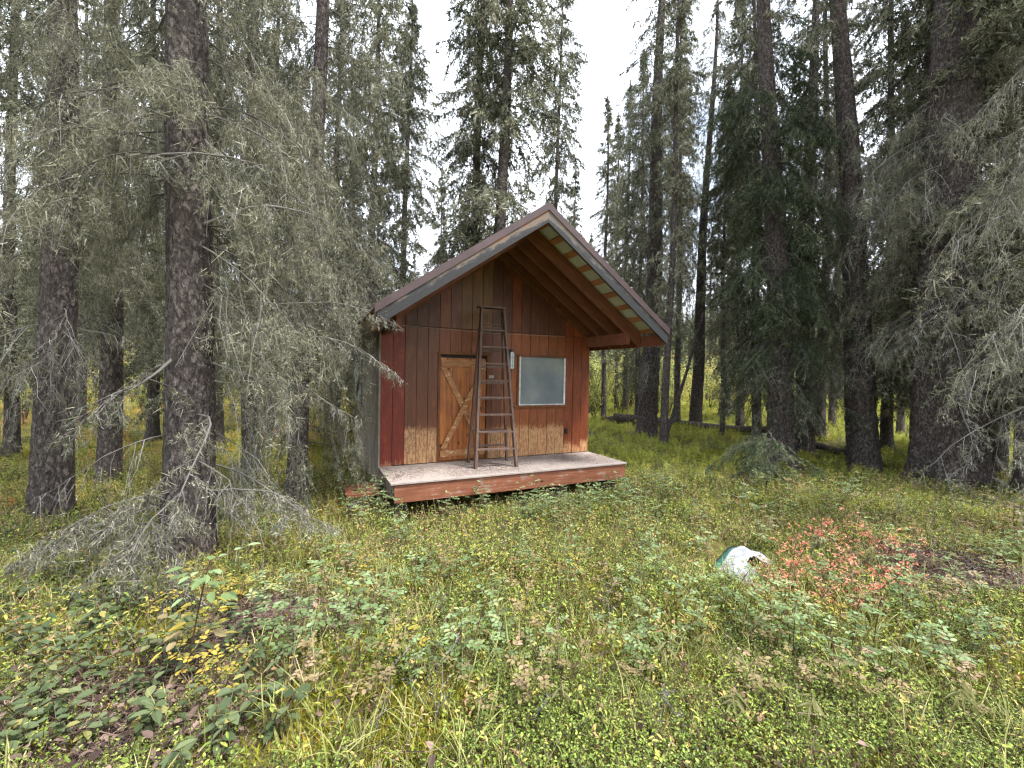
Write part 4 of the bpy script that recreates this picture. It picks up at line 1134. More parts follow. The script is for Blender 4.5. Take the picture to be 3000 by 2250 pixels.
def piece_horsetail(seed, mat='horsetail'):
    rng = np.random.default_rng(seed); mb = MB(); n = 7
    b = np.c_[rng.normal(0, .10, (n, 2)), np.full(n, -.01)]; tip = b+np.c_[rng.normal(0, .06, (n, 2)), rng.uniform(.16, .34, n)]
    P = np.stack([b, (b+tip)/2, tip], 1); mb.add(*tubes(P, np.tile([.002, .0016, .001], (n, 1)), 3), 0, .3)
    k = 34; i = np.repeat(np.arange(n), k); t_ = rng.uniform(.25, 1, n*k); p = b[i]+(tip-b)[i]*t_[:, None]
    d = norm(np.c_[rng.normal(0, 1, (n*k, 2)), rng.uniform(-.5, .35, n*k)])
    V, F = blades(p, d, rng.uniform(.05, .11, n*k)*(1.2-.6*t_), rng.uniform(.006, .012, n*k), rng)
    mb.add(V, F, 0, np.repeat(np.clip(rng.normal(.5, .2, n)[i]+rng.normal(0, .1, n*k), 0, 1), 3))
    return mb.mesh('horsetail', [M[mat]])
def piece_litter(seed):
    rng = np.random.default_rng(seed); mb = MB()
    n = 8; a = rng.random(n)*6.28; c = np.c_[rng.normal(0, .09, (n, 2)), rng.uniform(.0, .03, n)]
    dv = np.c_[np.cos(a), np.sin(a), rng.normal(0, .2, n)]*rng.uniform(.03, .12, (n, 1))
    P = np.stack([c-dv, c+rng.normal(0, .008, (n, 3)), c+dv], 1); mb.add(*tubes(P, np.tile([.0016, .0014, .0007], (n, 1)), 3), 0, np.repeat(rng.random(n)*.6, 9))
    n = 9; p = np.c_[rng.normal(0, .09, (n, 2)), rng.uniform(.0, .03, n)]
    V, F = leaves(p, np.c_[rng.normal(0, 1, (n, 2)), rng.normal(0, .25, n)], np.c_[rng.normal(0, .4, (n, 2)), np.ones(n)], rng.uniform(.02, .045, n), rng.uniform(.012, .025, n), .2, .05)
    mb.add(V, F, 0, np.repeat(rng.random(n), 6))
    n = 60; p = np.c_[rng.normal(0, .1, (n, 2)), rng.uniform(0, .02, n)]
    V, F = blades(p, norm(np.c_[rng.normal(0, 1, (n, 2)), rng.normal(0, .3, n)]), rng.uniform(.012, .03, n), .003, rng); mb.add(V, F, 0, np.repeat(rng.random(n), 3))
    return mb.mesh('litter', [M['litter']])
def piece_herb(seed):
    rng = np.random.default_rng(seed); mb = MB(); n = 7
    b = np.c_[rng.normal(0, .06, (n, 2)), np.full(n, -.01)]; tip = b+np.c_[rng.normal(0, .05, (n, 2)), rng.uniform(.06, .22, n)]
    P = np.stack([b, (b+tip)/2+rng.normal(0, .012, (n, 3)), tip], 1)
    mb.add(*tubes(P, np.tile([.0018, .0014, .0008], (n, 1)), 3), 1, np.repeat(rng.random(n), 9))
    k = 6; i = np.repeat(np.arange(n), k); t_ = rng.uniform(.25, 1, n*k); p = b[i]+(tip-b)[i]*t_[:, None]
    d = norm(np.c_[rng.normal(0, 1, (n*k, 2)), rng.uniform(-.2, .6, n*k)])
    V, F = leaves(p, d, np.c_[rng.normal(0, .5, (n*k, 2)), np.ones(n*k)], rng.uniform(.012, .034, n*k), rng.uniform(.006, .014, n*k), .15, .2)
    mb.add(V, F, 0, np.repeat(np.clip(rng.normal(.5, .25, n)[i]+rng.normal(0, .1, n*k), 0, 1), 6))
    n = 7; p = np.c_[rng.normal(0, .07, (n, 2)), np.zeros(n)]
    V, F = blades(p, norm(np.c_[rng.normal(0, .6, (n, 2)), np.ones(n)]), rng.uniform(.06, .2, n), .004, rng); mb.add(V, F, 0, np.repeat(rng.uniform(.5, 1, n), 3))
    return mb.mesh('herb', [M['herb'], M['stem']])
M['herb'] = leaf_mat('mixed_herb', [(0, (.07, .105, .018)), (.4, (.20, .27, .045)), (.7, (.37, .42, .085)), (.9, (.47, .40, .11)), (1, (.42, .25, .14))], .32, .6, .55, .25, .6)
HERB = [piece_herb(310+k) for k in range(6)]
LING = [piece_lingon(200+k) for k in range(6)]
MOSS = [piece_moss(220+k) for k in range(5)]
GRASS = [piece_grass(240+k) for k in range(5)]
GOLDG = [piece_grass(260+k, .24, 26, 'golden_grass', .006, .10, .7) for k in range(5)]
HORSE = [piece_horsetail(280+k) for k in range(5)]
HORSEG = [piece_horsetail(290+k, 'golden_grass') for k in range(4)]
LITT = [piece_litter(300+k) for k in range(4)]

def litter_zone(P):
    """bare needle litter below the massive spruce, lower left, and along the right edge under the huge trunk"""
    a = np.array(T['L3'][0].location[:2])
    f2 = norm(np.array([FW[0], FW[1]])); r2 = np.array([f2[1], -f2[0]])
    q = P[:, :2]-CAM[:2]; d = q@f2; x = q@r2
    z1 = np.exp(-(((x+1.85)/.75)**2+((d-1.95)/.55)**2))
    z2 = np.exp(-(((x+1.65)/.62)**2+((d-3.0)/.6)**2))
    z3 = np.exp(-(((x-4.6)/1.1)**2+((d-4.2)/.9)**2))
    return np.clip(.8*z1+1.0*z2+.9*z3+.35*(low_noise(P, 5, 3)-.5), 0, 1)

P1, d1, x1 = spread(11500, 1.15, 5.0, .75); P2, d2, x2 = spread(7000, 5.0, 12, 1.0)
ok = clear(P1) & (RNG.random(len(P1)) > 1.25*litter_zone(P1)); A = P1[ok]
ok2 = clear(P2) & (RNG.random(len(P2)) > .55+.3*np.sin(P2[:, 0])); B = P2[ok2]
pts = np.concatenate([A, B]); scl = np.concatenate([RNG.uniform(.8, 1.5, len(A)), RNG.uniform(1.5, 2.6, len(B))])
dd_ = (pts[:, 0]-CAM[0])*FW[0]+(pts[:, 1]-CAM[1])*FW[1]
keep = low_noise(pts, 3.4, 1.7)+RNG.normal(0, .10, len(pts)) > np.interp(dd_, [2.0, 3.6], [.40, .58])
scatter('lingonberry_cover', pts[keep], rots(keep.sum()), scl[keep], LING, 'low carpet of small green lingonberry leaves', 'ground cover')
scatter('moss', np.concatenate([A[::2], B[::2]])+np.array([0, 0, .0]), rots(len(A[::2])+len(B[::2]), .15), np.concatenate([RNG.uniform(.9, 1.7, len(A[::2])), RNG.uniform(1.6, 3.0, len(B[::2]))]), MOSS, 'yellow-green and orange moss between the low plants', 'moss')
P3, d3, x3 = spread(3600, 1.2, 9, .8); ok = clear(P3) & (low_noise(P3, 1.9, 4)+RNG.normal(0, .1, len(P3)) > .45) & (RNG.random(len(P3)) > litter_zone(P3))
scatter('grass', P3[ok], rots(ok.sum(), .2), RNG.uniform(.5, 1.3, ok.sum()), GRASS, 'thin grass blades among the low plants', 'grass')
P6, d6, x6 = spread(6500, 1.5, 8.5, .9); ok = clear(P6) & (RNG.random(len(P6)) > 1.3*litter_zone(P6)) & (RNG.random(len(P6)) < np.interp(d6, [1.5, 2.8], [.35, 1]))
scatter('low_herbs', P6[ok], rots(ok.sum(), .25), (RNG.uniform(.7, 1.4, len(P6))*np.interp(d6, [1.5, 8], [.9, 1.5]))[ok], HERB, 'tangle of small herbs, straws and thin stems in the foreground', 'ground cover')
P4, d4, x4 = spread(2600, 1.1, 7.5, .8); ok = clear(P4) & (RNG.random(len(P4)) < litter_zone(P4)+.30)
scatter('leaf_litter', P4[ok], rots(ok.sum(), .15), RNG.uniform(.8, 1.6, ok.sum()), LITT, 'brown needles, twigs and dry leaves on the bare ground', 'litter')
P7, d7, x7 = spread(9000, 1.1, 5.2, .8); P7 = P7[clear(P7) & (RNG.random(len(P7)) < 1.3*litter_zone(P7)-.25)]
scatter('needle_litter', P7, rots(len(P7), .12), RNG.uniform(.8, 1.5, len(P7)), LITT, 'dark brown bed of spruce needles and twigs before the massive trunk', 'litter')
P5, d5, x5 = spread(17000, 6.0, 50, .40); ok = clear(P5); right = (x5 > -.12)
scatter('horsetail_cover', P5[ok & right], rots((ok & right).sum(), .2), (.62+.018*d5*RNG.uniform(.7, 1.6, len(d5)))[ok & right], HORSE, 'feathery light green undergrowth right of and behind the cabin', 'ground cover')
lf = ok & ~right
h2 = lf & (RNG.random(len(P5)) < .5)
scatter('golden_grass', P5[h2], rots(h2.sum(), .2), (.62+.018*d5*RNG.uniform(.7, 1.6, len(d5)))[h2], GOLDG, 'golden and reddish grass of the clearing left of the cabin', 'grass')
h3 = lf & ~h2
scatter('clearing_undergrowth', P5[h3], rots(h3.sum(), .2), (.6+.018*d5*RNG.uniform(.7, 1.6, len(d5)))[h3], HORSEG+HORSE[:3], 'yellow-green low undergrowth of the clearing left of the cabin', 'ground cover')

# --- far wooded hillside
def piece_fartree(seed):
    rng = np.random.default_rng(seed); mb = MB(); n = 150
    h = rng.uniform(.06, 1, n); a = rng.random(n)*6.283; r = .11*(1.05-h)*rng.uniform(.3, 1, n)
    p = np.c_[np.cos(a)*r*.2, np.sin(a)*r*.2, h]; d = np.c_[np.cos(a), np.sin(a), -.5*np.ones(n)]
    V, F = blades(p, norm(d), r*1.2, .035*(1.1-h)+.008, rng, np.tile([0, 0, 1.], (n, 1))+rng.normal(0, .3, (n, 3)))
    mb.add(V, F, 0, np.repeat(np.clip(rng.normal(.45, .2, n), 0, 1), 3))
    P = np.array([[[0, 0, -.03], [0, 0, .5], [0, 0, 1]]]); mb.add(*tubes(P, np.array([[.010, .006, .001]]), 4), 1, .4)
    return mb.mesh('far_tree', [M['far_needle'], M['twig']])
n = 3600
r = RNG.uniform(66, 260, n); a = math.atan2(FW[1], FW[0])+RNG.uniform(-1.15, 1.15, n)
P = np.c_[CAM[0]+r*np.cos(a), CAM[1]+r*np.sin(a)]; P = np.c_[P, ground_z(P[:, 0], P[:, 1])]
scatter('far_wood', P, rots(n, .02), RNG.uniform(9, 15, n), [piece_fartree(400+k) for k in range(5)], 'distant spruce wood on the rising hillside', 'forest')

# ------------------------------------------------------------------ bushes of the clearing and the back
def bush_mesh(seed, h, nst, nlf, mat, lf=.06, spread_=.5):
    rng = np.random.default_rng(seed); mb = MB(); k = 6
    a = rng.random(nst)*6.283; o = rng.uniform(.1, spread_, nst); l = h*rng.uniform(.6, 1.1, nst); s = np.linspace(0, 1, k)
    C = np.stack([np.cos(a)[:, None]*(o*l)[:, None]*s**1.3, np.sin(a)[:, None]*(o*l)[:, None]*s**1.3, l[:, None]*s], -1)+np.cumsum(rng.normal(0, .02, (nst, k, 3)), 1)*h
    C[:, 0, 2] = -.05
    mb.add(*tubes(C, .008*h/1.6*(1-.8*s)*np.ones((nst, 1)), 4), 1, .4)
    i = rng.integers(0, nst, nlf); t_ = rng.uniform(.3, 1, nlf); f = t_*(k-1.001); j = f.astype(int); fr = (f-j)[:, None]
    p = C[i, j]*(1-fr)+C[i, j+1]*fr+rng.normal(0, .07*h/1.6, (nlf, 3))
    V, F = leaves(p, np.c_[rng.normal(0, 1, (nlf, 2)), rng.normal(-.1, .5, nlf)], np.c_[rng.normal(0, .5, (nlf, 2)), np.ones(nlf)], lf*rng.uniform(.6, 1.3, nlf), lf*.45*rng.uniform(.7, 1.2, nlf), .1, .2)
    mb.add(V, F, 0, np.repeat(np.clip(rng.normal(.5, .22, nlf), 0, 1), 6))
    me_l = mb
    return mb.mesh('foliage', [M[mat], M['stem']])
BUSH = [bush_mesh(500+k, 1.7, 11, 520, 'willow', .075) for k in range(3)]
spots = []
for k in range(60): spots.append((rr_.uniform(1270, 1600), rr_.uniform(21, 44)))
for k in range(44): spots.append((rr_.uniform(-100, 800), rr_.uniform(14, 34)))
for k in range(18): spots.append((rr_.uniform(1600, 2250), rr_.uniform(15, 34)))
for (u, d) in spots:
    p = col_at(u, d)
    if not clear(p[None], .8)[0]: continue
    lab, grp = (('yellow-leaved bush at the far side of the golden clearing', 'yellow bushes of the clearing') if u < 900 else
                ('yellow-green bush in the light beyond the fallen log', 'yellow bushes beyond the log') if u < 1600 else
                ('yellowing bush in the shade among the stems behind the leaning spruce', 'bushes among the right-hand stems'))
    o = link('willow_bush', BUSH[int(rr_.integers(0, 3))], None, p, lab, 'bush', grp)
    s_ = rr_.uniform(.7, 1.5)*(1.75 if 1270 < u < 1600 else 1.15); o.scale = (s_*1.1, s_*1.1, s_); o.rotation_euler = (0, 0, rr_.random()*6.28)

# ------------------------------------------------------------------ fallen timber
def log_mesh(seed, ln, r0, r1, sides=14):
    rng = np.random.default_rng(seed); k = 26; s = np.linspace(0, 1, k)
    P = np.stack([s*ln, .03*np.sin(s*5+rng.random()*6), .02*np.sin(s*7)], -1)[None]
    V, F = tubes(P, ((r0+(r1-r0)*s)*(1+rng.normal(0, .03, k)))[None], sides)
    mb = MB(); mb.add(V, F, 0)
    for e, rev in ((0, True), (k-1, False)):
        ring_ = np.arange(e*sides, (e+1)*sides); mb.F.append((ring_[::-1] if rev else ring_)[None]); mb.M.append(np.array([1], np.int32))
    return mb.mesh('log', [M['bark'], M['cut']], False)
M['cut'] = wood_mat('sawn_end', [(.3, (.16, .085, .045)), (.5, (.26, .15, .085)), (.7, (.34, .22, .14))], 0, 40, 1, .8, False)
def lay_log(seed, p, q, r0, r1, label, name='fallen_log'):
    p, q = np.array(p), np.array(q); d = q-p; ln = np.linalg.norm(d)
    o = link(name, log_mesh(seed, ln, r0, r1), None, p, label, 'log')
    o.rotation_euler = Vector(d).to_track_quat('X', 'Z').to_euler(); return o
a = col_at(1330, 19.5); b = col_at(1665, 15.5); a[2] += .22; b[2] += .16
lay_log(1, a, b, .24, .15, 'long fallen spruce log lying across the green opening')
a = col_at(1312, 19.0); a[2] += .17; b = a+norm(np.array([.8, .5, 0]))*.6
lay_log(2, a, b, .22, .22, 'short sawn log with a pale cut end beside the long fallen log', 'cut_log')
a = col_at(1750, 12.5); b = col_at(1850, 11.0); a[2] += .14; b[2] += .2
lay_log(3, a, b, .10, .09, 'pale fallen pole lying behind the leaning trunk')
a = col_at(1600, 15.5); b = col_at(1770, 15.0); a[2] += .3; b[2] += .25
lay_log(7, a, b, .13, .10, 'dark rotting log in the shade behind the reddish trunk')
a = on_ground(2010, 1065); b = on_ground(2230, 1125); a[2] += .05; b[2] += .06
lay_log(4, a, b, .11, .14, 'dark mossy log lying in front of the huge trunk')
a = on_ground(755, 1122); a[2] += .06; b = a+np.array([.32, .5, .02])
lay_log(5, a, b, .12, .11, 'dark charred log chunk on the ground at the deck\'s left end')
a = col_at(1436, 13.5); b = at_depth(1522, 675, 14.5)
lay_log(6, a-np.array([0, 0, .05]), b, .065, .035, 'grey dead pole leaning between the stems above the fallen log', 'leaning_pole')
pp = on_ground(1276, 946); mb = MB(); mb.add(*box(-.05, .05, -.05, .05, -.1, .22)); mb.add(*box(-.035, .035, -.035, .035, .2201, .235))
link('wooden_post', mb.mesh('wooden_post', [M['side']]), None, pp, 'short weathered post stub in the grass by the cabin\'s right corner', 'post')

# ------------------------------------------------------------------ countable plants of the foreground
def stem_plant(rng, mb, h, lean, nl, kind, ls=.035, base=(0, 0, 0), slot=0):
    k = 7; s = np.linspace(0, 1, k); a = rng.random()*6.283
    C = np.array(base)+np.stack([np.cos(a)*lean*h*s**1.4, np.sin(a)*lean*h*s**1.4, h*s], -1)+np.cumsum(rng.normal(0, .012, (k, 3)), 0)*h
    C[0] = np.array(base)+[0, 0, -.03]
    mb.add(*tubes(C[None], (.0032*(1-.6*s))[None], 4), 1, float(np.clip(rng.normal(.35, .15), 0, 1)))
    for q in range(nl):
        t_ = (.3+.7*(q+.6)/nl) if kind != 'whorl' else rng.uniform(.55, 1.0)
        f = t_*(k-1.001); j = int(f); p = C[j]*(1-(f-j))+C[j+1]*(f-j)
        az = q*2.4+rng.normal(0, .3); d = norm(np.array([math.cos(az), math.sin(az), rng.uniform(.0, .5)]))
        tn = float(np.clip(rng.normal(.5, .18), 0, 1))
        if kind == 'rose':
            ln = ls*rng.uniform(2.0, 3.0); e = p+d*ln+np.array([0, 0, -.12*ln])
            mb.add(*tubes(np.stack([p, (p+e)/2+[0, 0, .01], e])[None], np.full((1, 3), .0012), 3), 1, .5)
            lat = norm(np.cross(d, [0, 0, 1.]))
            pos, dr = [], []
            for tt in (.42, .72):
                for sg in (-1, 1): pos.append(p+(e-p)*tt); dr.append(lat*sg+d*.5)
            pos.append(e); dr.append(d)
            pos = np.array(pos); dr = np.array(dr)+rng.normal(0, .08, (5, 3))
            V, F = leaves(pos, dr, np.tile([0, 0, 1.], (5, 1))+rng.normal(0, .25, (5, 3)), ls*rng.uniform(.8, 1.2, 5), ls*.62*rng.uniform(.85, 1.15, 5), .12, .12)
            mb.add(V, F, slot, np.repeat(np.clip(tn+rng.normal(0, .08, 5), 0, 1), 6))
        elif kind == 'oval':
            V, F = leaves(p[None], (d+np.array([0, 0, -.15]))[None], np.array([[0, 0, 1.]])+rng.normal(0, .3, (1, 3)), ls*rng.uniform(.7, 1.25), ls*.6*rng.uniform(.8, 1.1), .12, .2)
            mb.add(V, F, slot, tn)
        elif kind == 'whorl':
            V, F = leaves(p[None], (d+np.array([0, 0, -.5]))[None], np.array([[0, 0, 1.]])+rng.normal(0, .3, (1, 3)), ls*rng.uniform(.7, 1.4), ls*.13, .15, .5)
            mb.add(V, F, slot, tn)
        elif kind == 'small':
            m_ = 5; dd = norm(d+rng.normal(0, .5, (m_, 3))); pos = p+d*ls*rng.uniform(0, 3.0, (m_, 1))
            mb.add(*tubes(np.stack([p, p+d*ls*3])[None], np.full((1, 2), .001), 3), 1, .6)
            V, F = leaves(pos, dd, np.tile([0, 0, 1.], (m_, 1))+rng.normal(0, .4, (m_, 3)), ls*rng.uniform(.7, 1.3, m_), ls*.55, .12, .15)
            mb.add(V, F, slot, np.repeat(np.clip(tn+rng.normal(0, .12, m_), 0, 1), 6))
def plant_mesh(seed, mat, kind, nst, h, nl, ls, lean=.35, sp=.05):
    rng = np.random.default_rng(seed); mb = MB()
    for _ in range(nst): stem_plant(rng, mb, h*rng.uniform(.65, 1.15), lean*rng.uniform(.3, 1.3), nl, kind, ls, (rng.normal(0, sp), rng.normal(0, sp), 0))
    return mb.mesh('plant', [M[mat], M['stem']])
ROSE = [plant_mesh(600+k, 'rose', 'rose', 2, .34, 7, .030) for k in range(5)]
RBRN = [plant_mesh(620+k, 'rose_brown', 'rose', 2, .30, 6, .030) for k in range(4)]
GOLD = [plant_mesh(640+k, 'gold', 'rose', 2, .30, 6, .028) for k in range(3)]
PALE = [plant_mesh(660+k, 'pale', 'whorl', 1, .34, 12, .075, .2) for k in range(3)]
REDS = [plant_mesh(680+k, 'red', 'small', 3, .24, 5, .019, .6, .04) for k in range(4)]
DARK = [plant_mesh(700+k, 'broad', 'oval', 4, .19, 7, .058, .6, .035) for k in range(4)]
BARE = []
for k in range(3):
    rng = np.random.default_rng(720+k); mb = MB()
    grow(rng, np.array([[0, 0, -.02]]), np.array([rng.random()*6.28]), np.array([.45]), 1.1, .1, 7, .26, 3, .08, live=0, lich=.05, mb=mb, r0=.006, hang=-.25, wtint=.55)
    BARE.append(mb.mesh('bare_stem', WOODSET('needle')))
used = []
def put_plants(name, meshes, n, region, scale, label, group, cat='plant', mind=.13, lz=None):
    k = tries = 0
    while k < n and tries < n*40:
        tries += 1
        u = rr_.uniform(region[0], region[1]); v = rr_.uniform(region[2], region[3]); p = on_ground(u, v)
        if not clear(p[None], -.12)[0]: continue
        if any(abs(p[0]-q[0]) < mind and abs(p[1]-q[1]) < mind for q in used): continue
        used.append(p); o = link(name, meshes[int(rr_.integers(0, len(meshes)))], None, p, label, cat, group)
        s_ = rr_.uniform(*scale); o.scale = (s_,)*3; o.rotation_euler = (rr_.normal(0, .08), rr_.normal(0, .08), rr_.random()*6.28); k += 1
put_plants('wild_rose', ROSE, 60, (740, 1420, 1070, 1140), (1.0, 1.7), 'blue-green wild rose shoot growing along the deck beam', 'rose shoots along the deck')
put_plants('wild_rose', ROSE, 110, (560, 2200, 1120, 1480), (.7, 1.35), 'green wild rose shoot with toothed leaflets in the open foreground', 'rose shoots of the foreground')
put_plants('wild_rose', ROSE, 60, (1380, 2200, 1020, 1150), (.9, 1.5), 'green rose bush in the shade before the right-hand spruces', 'rose bushes before the right-hand spruces')
put_plants('withering_rose', RBRN, 40, (560, 2200, 1110, 1560), (.7, 1.25), 'withering brown and pinkish rose shoot among green plants', 'withering shoots of the foreground')
put_plants('withering_rose', RBRN, 40, (1500, 2212, 1040, 1180), (.9, 1.4), 'brownish withered bush on the shady ground at the huge trunk', 'withered bushes at the huge trunk')
put_plants('yellow_shoot', GOLD, 16, (330, 900, 1180, 1560), (.7, 1.1), 'small yellow-leaved shoot near the massive spruce', 'yellow shoots near the massive spruce')
put_plants('yellow_shoot', GOLD, 14, (1000, 2150, 1060, 1400), (.6, 1.0), 'single yellowing shoot in the green foreground', 'yellow shoots of the open foreground')
put_plants('willowherb', PALE, 26, (1100, 2150, 1120, 1600), (.6, 1.15), 'pale withered willowherb stalk with narrow drooping leaves', 'pale willowherb stalks')
put_plants('low_leafy_plant', DARK, 46, (0, 640, 1300, 1640), (.7, 1.2), 'dark green broad-leaved plant on the brown litter in the left foreground', 'broad-leaved plants on the litter')
put_plants('low_leafy_plant', DARK, 30, (0, 300, 1160, 1330), (.8, 1.2), 'green broad-leaved plant below the lichen-crusted dead branches', 'broad-leaved plants below the dead branches')
put_plants('bare_stem', BARE, 46, (600, 2200, 1150, 1620), (.5, 1.1), 'bare grey-brown dead stem standing among the low plants', 'bare dead stems')
put_plants('red_shrub', REDS, 26, (1680, 1990, 1180, 1330), (1.15, 1.7), 'small blueberry shrub with red and coral autumn leaves', 'red shrubs beside the white sack', mind=.09)
put_plants('red_shrub', REDS, 5, (1618, 1672, 1236, 1262), (.7, .9), 'red-leaved shrub growing through the torn white sack', 'red shrubs in the torn sack', mind=.04)
put_plants('red_shrub', REDS, 14, (0, 800, 905, 990), (1.5, 2.6), 'low red-leaved shrub in the golden clearing', 'red shrubs of the clearing', mind=.3)

# the leafy sapling at the foot of the massive spruce
sp_p = on_ground(405, 1470)
sap = thing('leafy_sapling', sp_p, 'young leafy sapling turning yellow before the massive spruce trunk', 'sapling')
rng = np.random.default_rng(77)
hS = at_depth(430, 1215, depth_of(sp_p))[2]-sp_p[2]
mb = MB(); k = 9; s = np.linspace(0, 1, k)
C = np.stack([.10*s**1.5, .02*np.sin(4*s), hS*s-.04*(s == 0)], -1)
mb.add(*tubes(C[None], (.006*(1-.55*s))[None], 5), 0, .25); part('stem', mb, ['stem'], sap)
for grp_, mat, (t0, t1), nl in (('green_leaf_spray', 'rose', (.72, 1.0), 26), ('yellow_leaf_spray', 'gold', (.30, .80), 24), ('brown_leaf_spray', 'rose_brown', (.15, .5), 12)):
    mb = MB()
    for q in range(nl):
        t_ = rng.uniform(t0, t1); f = t_*(k-1.001); j = int(f); pz = C[j]*(1-(f-j))+C[j+1]*(f-j); az = rng.random()*6.283
        d = norm(np.array([math.cos(az), math.sin(az), rng.uniform(-.1, .35)])); ln = rng.uniform(.03, .19); e = pz+d*ln
        mb.add(*tubes(np.stack([pz, e])[None], np.full((1, 2), .0014), 3), 1, .3)
        V, F = leaves(e[None], (d+np.array([0, 0, -.15]))[None], np.array([[0, 0, 1.]])+rng.normal(0, .3, (1, 3)), rng.uniform(.05, .085), rng.uniform(.03, .045), .1, .15)
        mb.add(V, F, 0, float(np.clip(rng.normal(.6, .2), 0, 1)))
    part(grp_, mb, [mat, 'stem'], sap)

# ------------------------------------------------------------------ long boughs with their own place in the picture
def bough(tree, pts, label=None, r0=.016, **kw):
    """a bough along given points (world), as a part of its tree"""
    t = T[tree][0]; base = np.array(t.location)
    P = np.array(pts)-base; rng = np.random.default_rng(int(abs(P.sum())*1000) % 99991)
    k = 12; s = np.linspace(0, 1, k); si = np.linspace(0, 1, len(P))
    C = np.stack([np.interp(s, si, P[:, c]) for c in range(3)], -1)
    C[1:-1] = (C[:-2]+2*C[1:-1]+C[2:])/4
    C += np.cumsum(rng.normal(0, .008, C.shape), 0)
    mb = MB(); mb.add(*tubes(C[None], (r0*(1-.85*s))[None], 6), 0, .6)
    # side limbs grow from points along it
    n = kw.pop('n', 9); tt = np.linspace(.2, .98, n); b = np.stack([np.interp(tt, s, C[:, c]) for c in range(3)], -1)
    dr = C[-1]-C[0]; az0 = math.atan2(dr[1], dr[0]); az = az0+rng.normal(0, 1.1, n)
    ll = kw.pop('ll', .5)
    grow(rng, b, az, ll*rng.uniform(.5, 1.3, n)*(1.15-.6*tt), kw.pop('e0', -.3), kw.pop('droop', .4), kw.pop('nsec', 9), kw.pop('sec', .30), kw.pop('tert', 3), mb=mb, **kw)
    return link('bough', mb.mesh('bough', WOODSET('needle')), t, label=label)
def ax(tree, h):
    b, r = T[tree][1](np.array([h])); return b[0]+np.array(T[tree][0].location)
d3_ = depth_of(T['L3'][0].location)
# right-reaching boughs from the massive trunk towards the eave
bough('L3', [ax('L3', 2.75), at_depth(560, 655, d3_+.2), at_depth(720, 640, d3_+.9), at_depth(835, 672, d3_+1.5)], live=.35, lich=.5, white=.3, n=11, hang=.7, per_m=90, nl=.024, nw=.0045, wtint=.6)
bough('L3', [ax('L3', 2.55), at_depth(600, 720, d3_+.5), at_depth(760, 742, d3_+1.2), at_depth(838, 800, d3_+1.5)], live=.2, lich=.5, white=.6, n=10, hang=.7, per_m=80, nl=.024, nw=.0045, wtint=.7)
bough('L3', [ax('L3', 3.3), at_depth(560, 430, d3_-.1), at_depth(700, 470, d3_+.4), at_depth(800, 560, d3_+.9)], live=.9, lich=.3, n=13, hang=.7, per_m=120, nl=.026, nw=.005)
bough('L3', [ax('L3', 2.1), at_depth(560, 815, d3_+.2), at_depth(660, 830, d3_+.5), at_depth(770, 905, d3_+.9)], live=.6, lich=.3, n=11, hang=.8, per_m=100, nl=.026, nw=.005)
bough('L3', [ax('L3', 2.2), at_depth(330, 810, d3_-.4), at_depth(250, 850, d3_-.5), at_depth(165, 930, d3_-.6)], live=.8, lich=.3, n=10, hang=.7, per_m=110, nl=.026, nw=.005)
bough('L3', [ax('L3', 3.5), at_depth(300, 340, d3_-.7), at_depth(420, 330, d3_-1.0), at_depth(560, 360, d3_-1.1)], live=.95, lich=.2, n=11, hang=.6, per_m=130, nl=.026, nw=.005, ll=.4)
# lichen-crusted dead boughs in front of its foot
for pts_ in ([ax('L3', 1.5), at_depth(470, 900, d3_-.3), at_depth(400, 1040, d3_-.8), at_depth(355, 1180, d3_-1.0), at_depth(390, 1290, d3_-1.15)],
             [ax('L3', .75), at_depth(330, 1075, d3_-.4), at_depth(270, 1085, d3_-.6), at_depth(130, 1150, d3_-.8)],
             [ax('L3', .8), at_depth(330, 1120, d3_-.7), at_depth(290, 1200, d3_-1.0), at_depth(250, 1300, d3_-1.2)],
             [ax('L3', .35), at_depth(300, 1130, d3_-.3), at_depth(180, 1140, d3_-.4), at_depth(60, 1215, d3_-.5)],
             [ax('L3', .8), at_depth(500, 1060, d3_+.0), at_depth(600, 1060, d3_+.0), at_depth(690, 1120, d3_-.1)]):
    bough('L3', pts_, r0=.010, live=.10, lich=.9, white=.28, n=15, hang=.7, wtint=.45, ll=.34, nsec=9, sec=.26, tert=4, tlen=.12, lw=.006, label='dead bough crusted with white lichen')
# pale dead boughs hanging before the huge right-hand trunk
d1_ = depth_of(T['R1'][0].location)
for (u0, v0, u1, v1, u2, v2) in ((2000, 640, 2080, 760, 2090, 860), (2030, 600, 2130, 690, 2170, 900), (2080, 560, 2170, 620, 2215, 860), (2110, 640, 2180, 780, 2190, 1010), (2040, 520, 2120, 640, 2212, 720), (2060, 900, 2100, 960, 2060, 1080), (2150, 760, 2170, 900, 2130, 1080)):
    bough('R1', [ax('R1', 2.0+(900-v0)/230), at_depth(u0+20, v0, d1_-.6), at_depth(u1, v1, d1_-.95), at_depth(u2, v2, d1_-1.1)], live=.0, lich=.5, white=.8, n=10, hang=.6, wtint=.75, ll=.5, label='pale dead bough hung with lichen')

# drooping young spruce before the reddish trunk
ys = on_ground(1655, 1062)
yt = thing('young_spruce', ys, 'small drooping young spruce in front of the dense green one', 'tree')
rng = np.random.default_rng(88)
me, axis = trunk_mesh(rng, 1.2, .045, 10, 6, (.05, 0), .2, .02)
link('trunk', me, yt)
h = rng.uniform(.35, 1.15, 34); b, r = axis(h); mb = MB()
grow(rng, b, rng.normal(math.radians(right_side+170), 1.5, 34), rng.uniform(.35, 1.15, 34), rng.uniform(-.1, .45, 34), .62, 11, .30, 4, .13, .034, .013, 150, 1.0, .1, mb, .006, .05, .65, 0, 7, .3)
link('crown', mb.mesh('crown', WOODSET('needle_young')), yt)

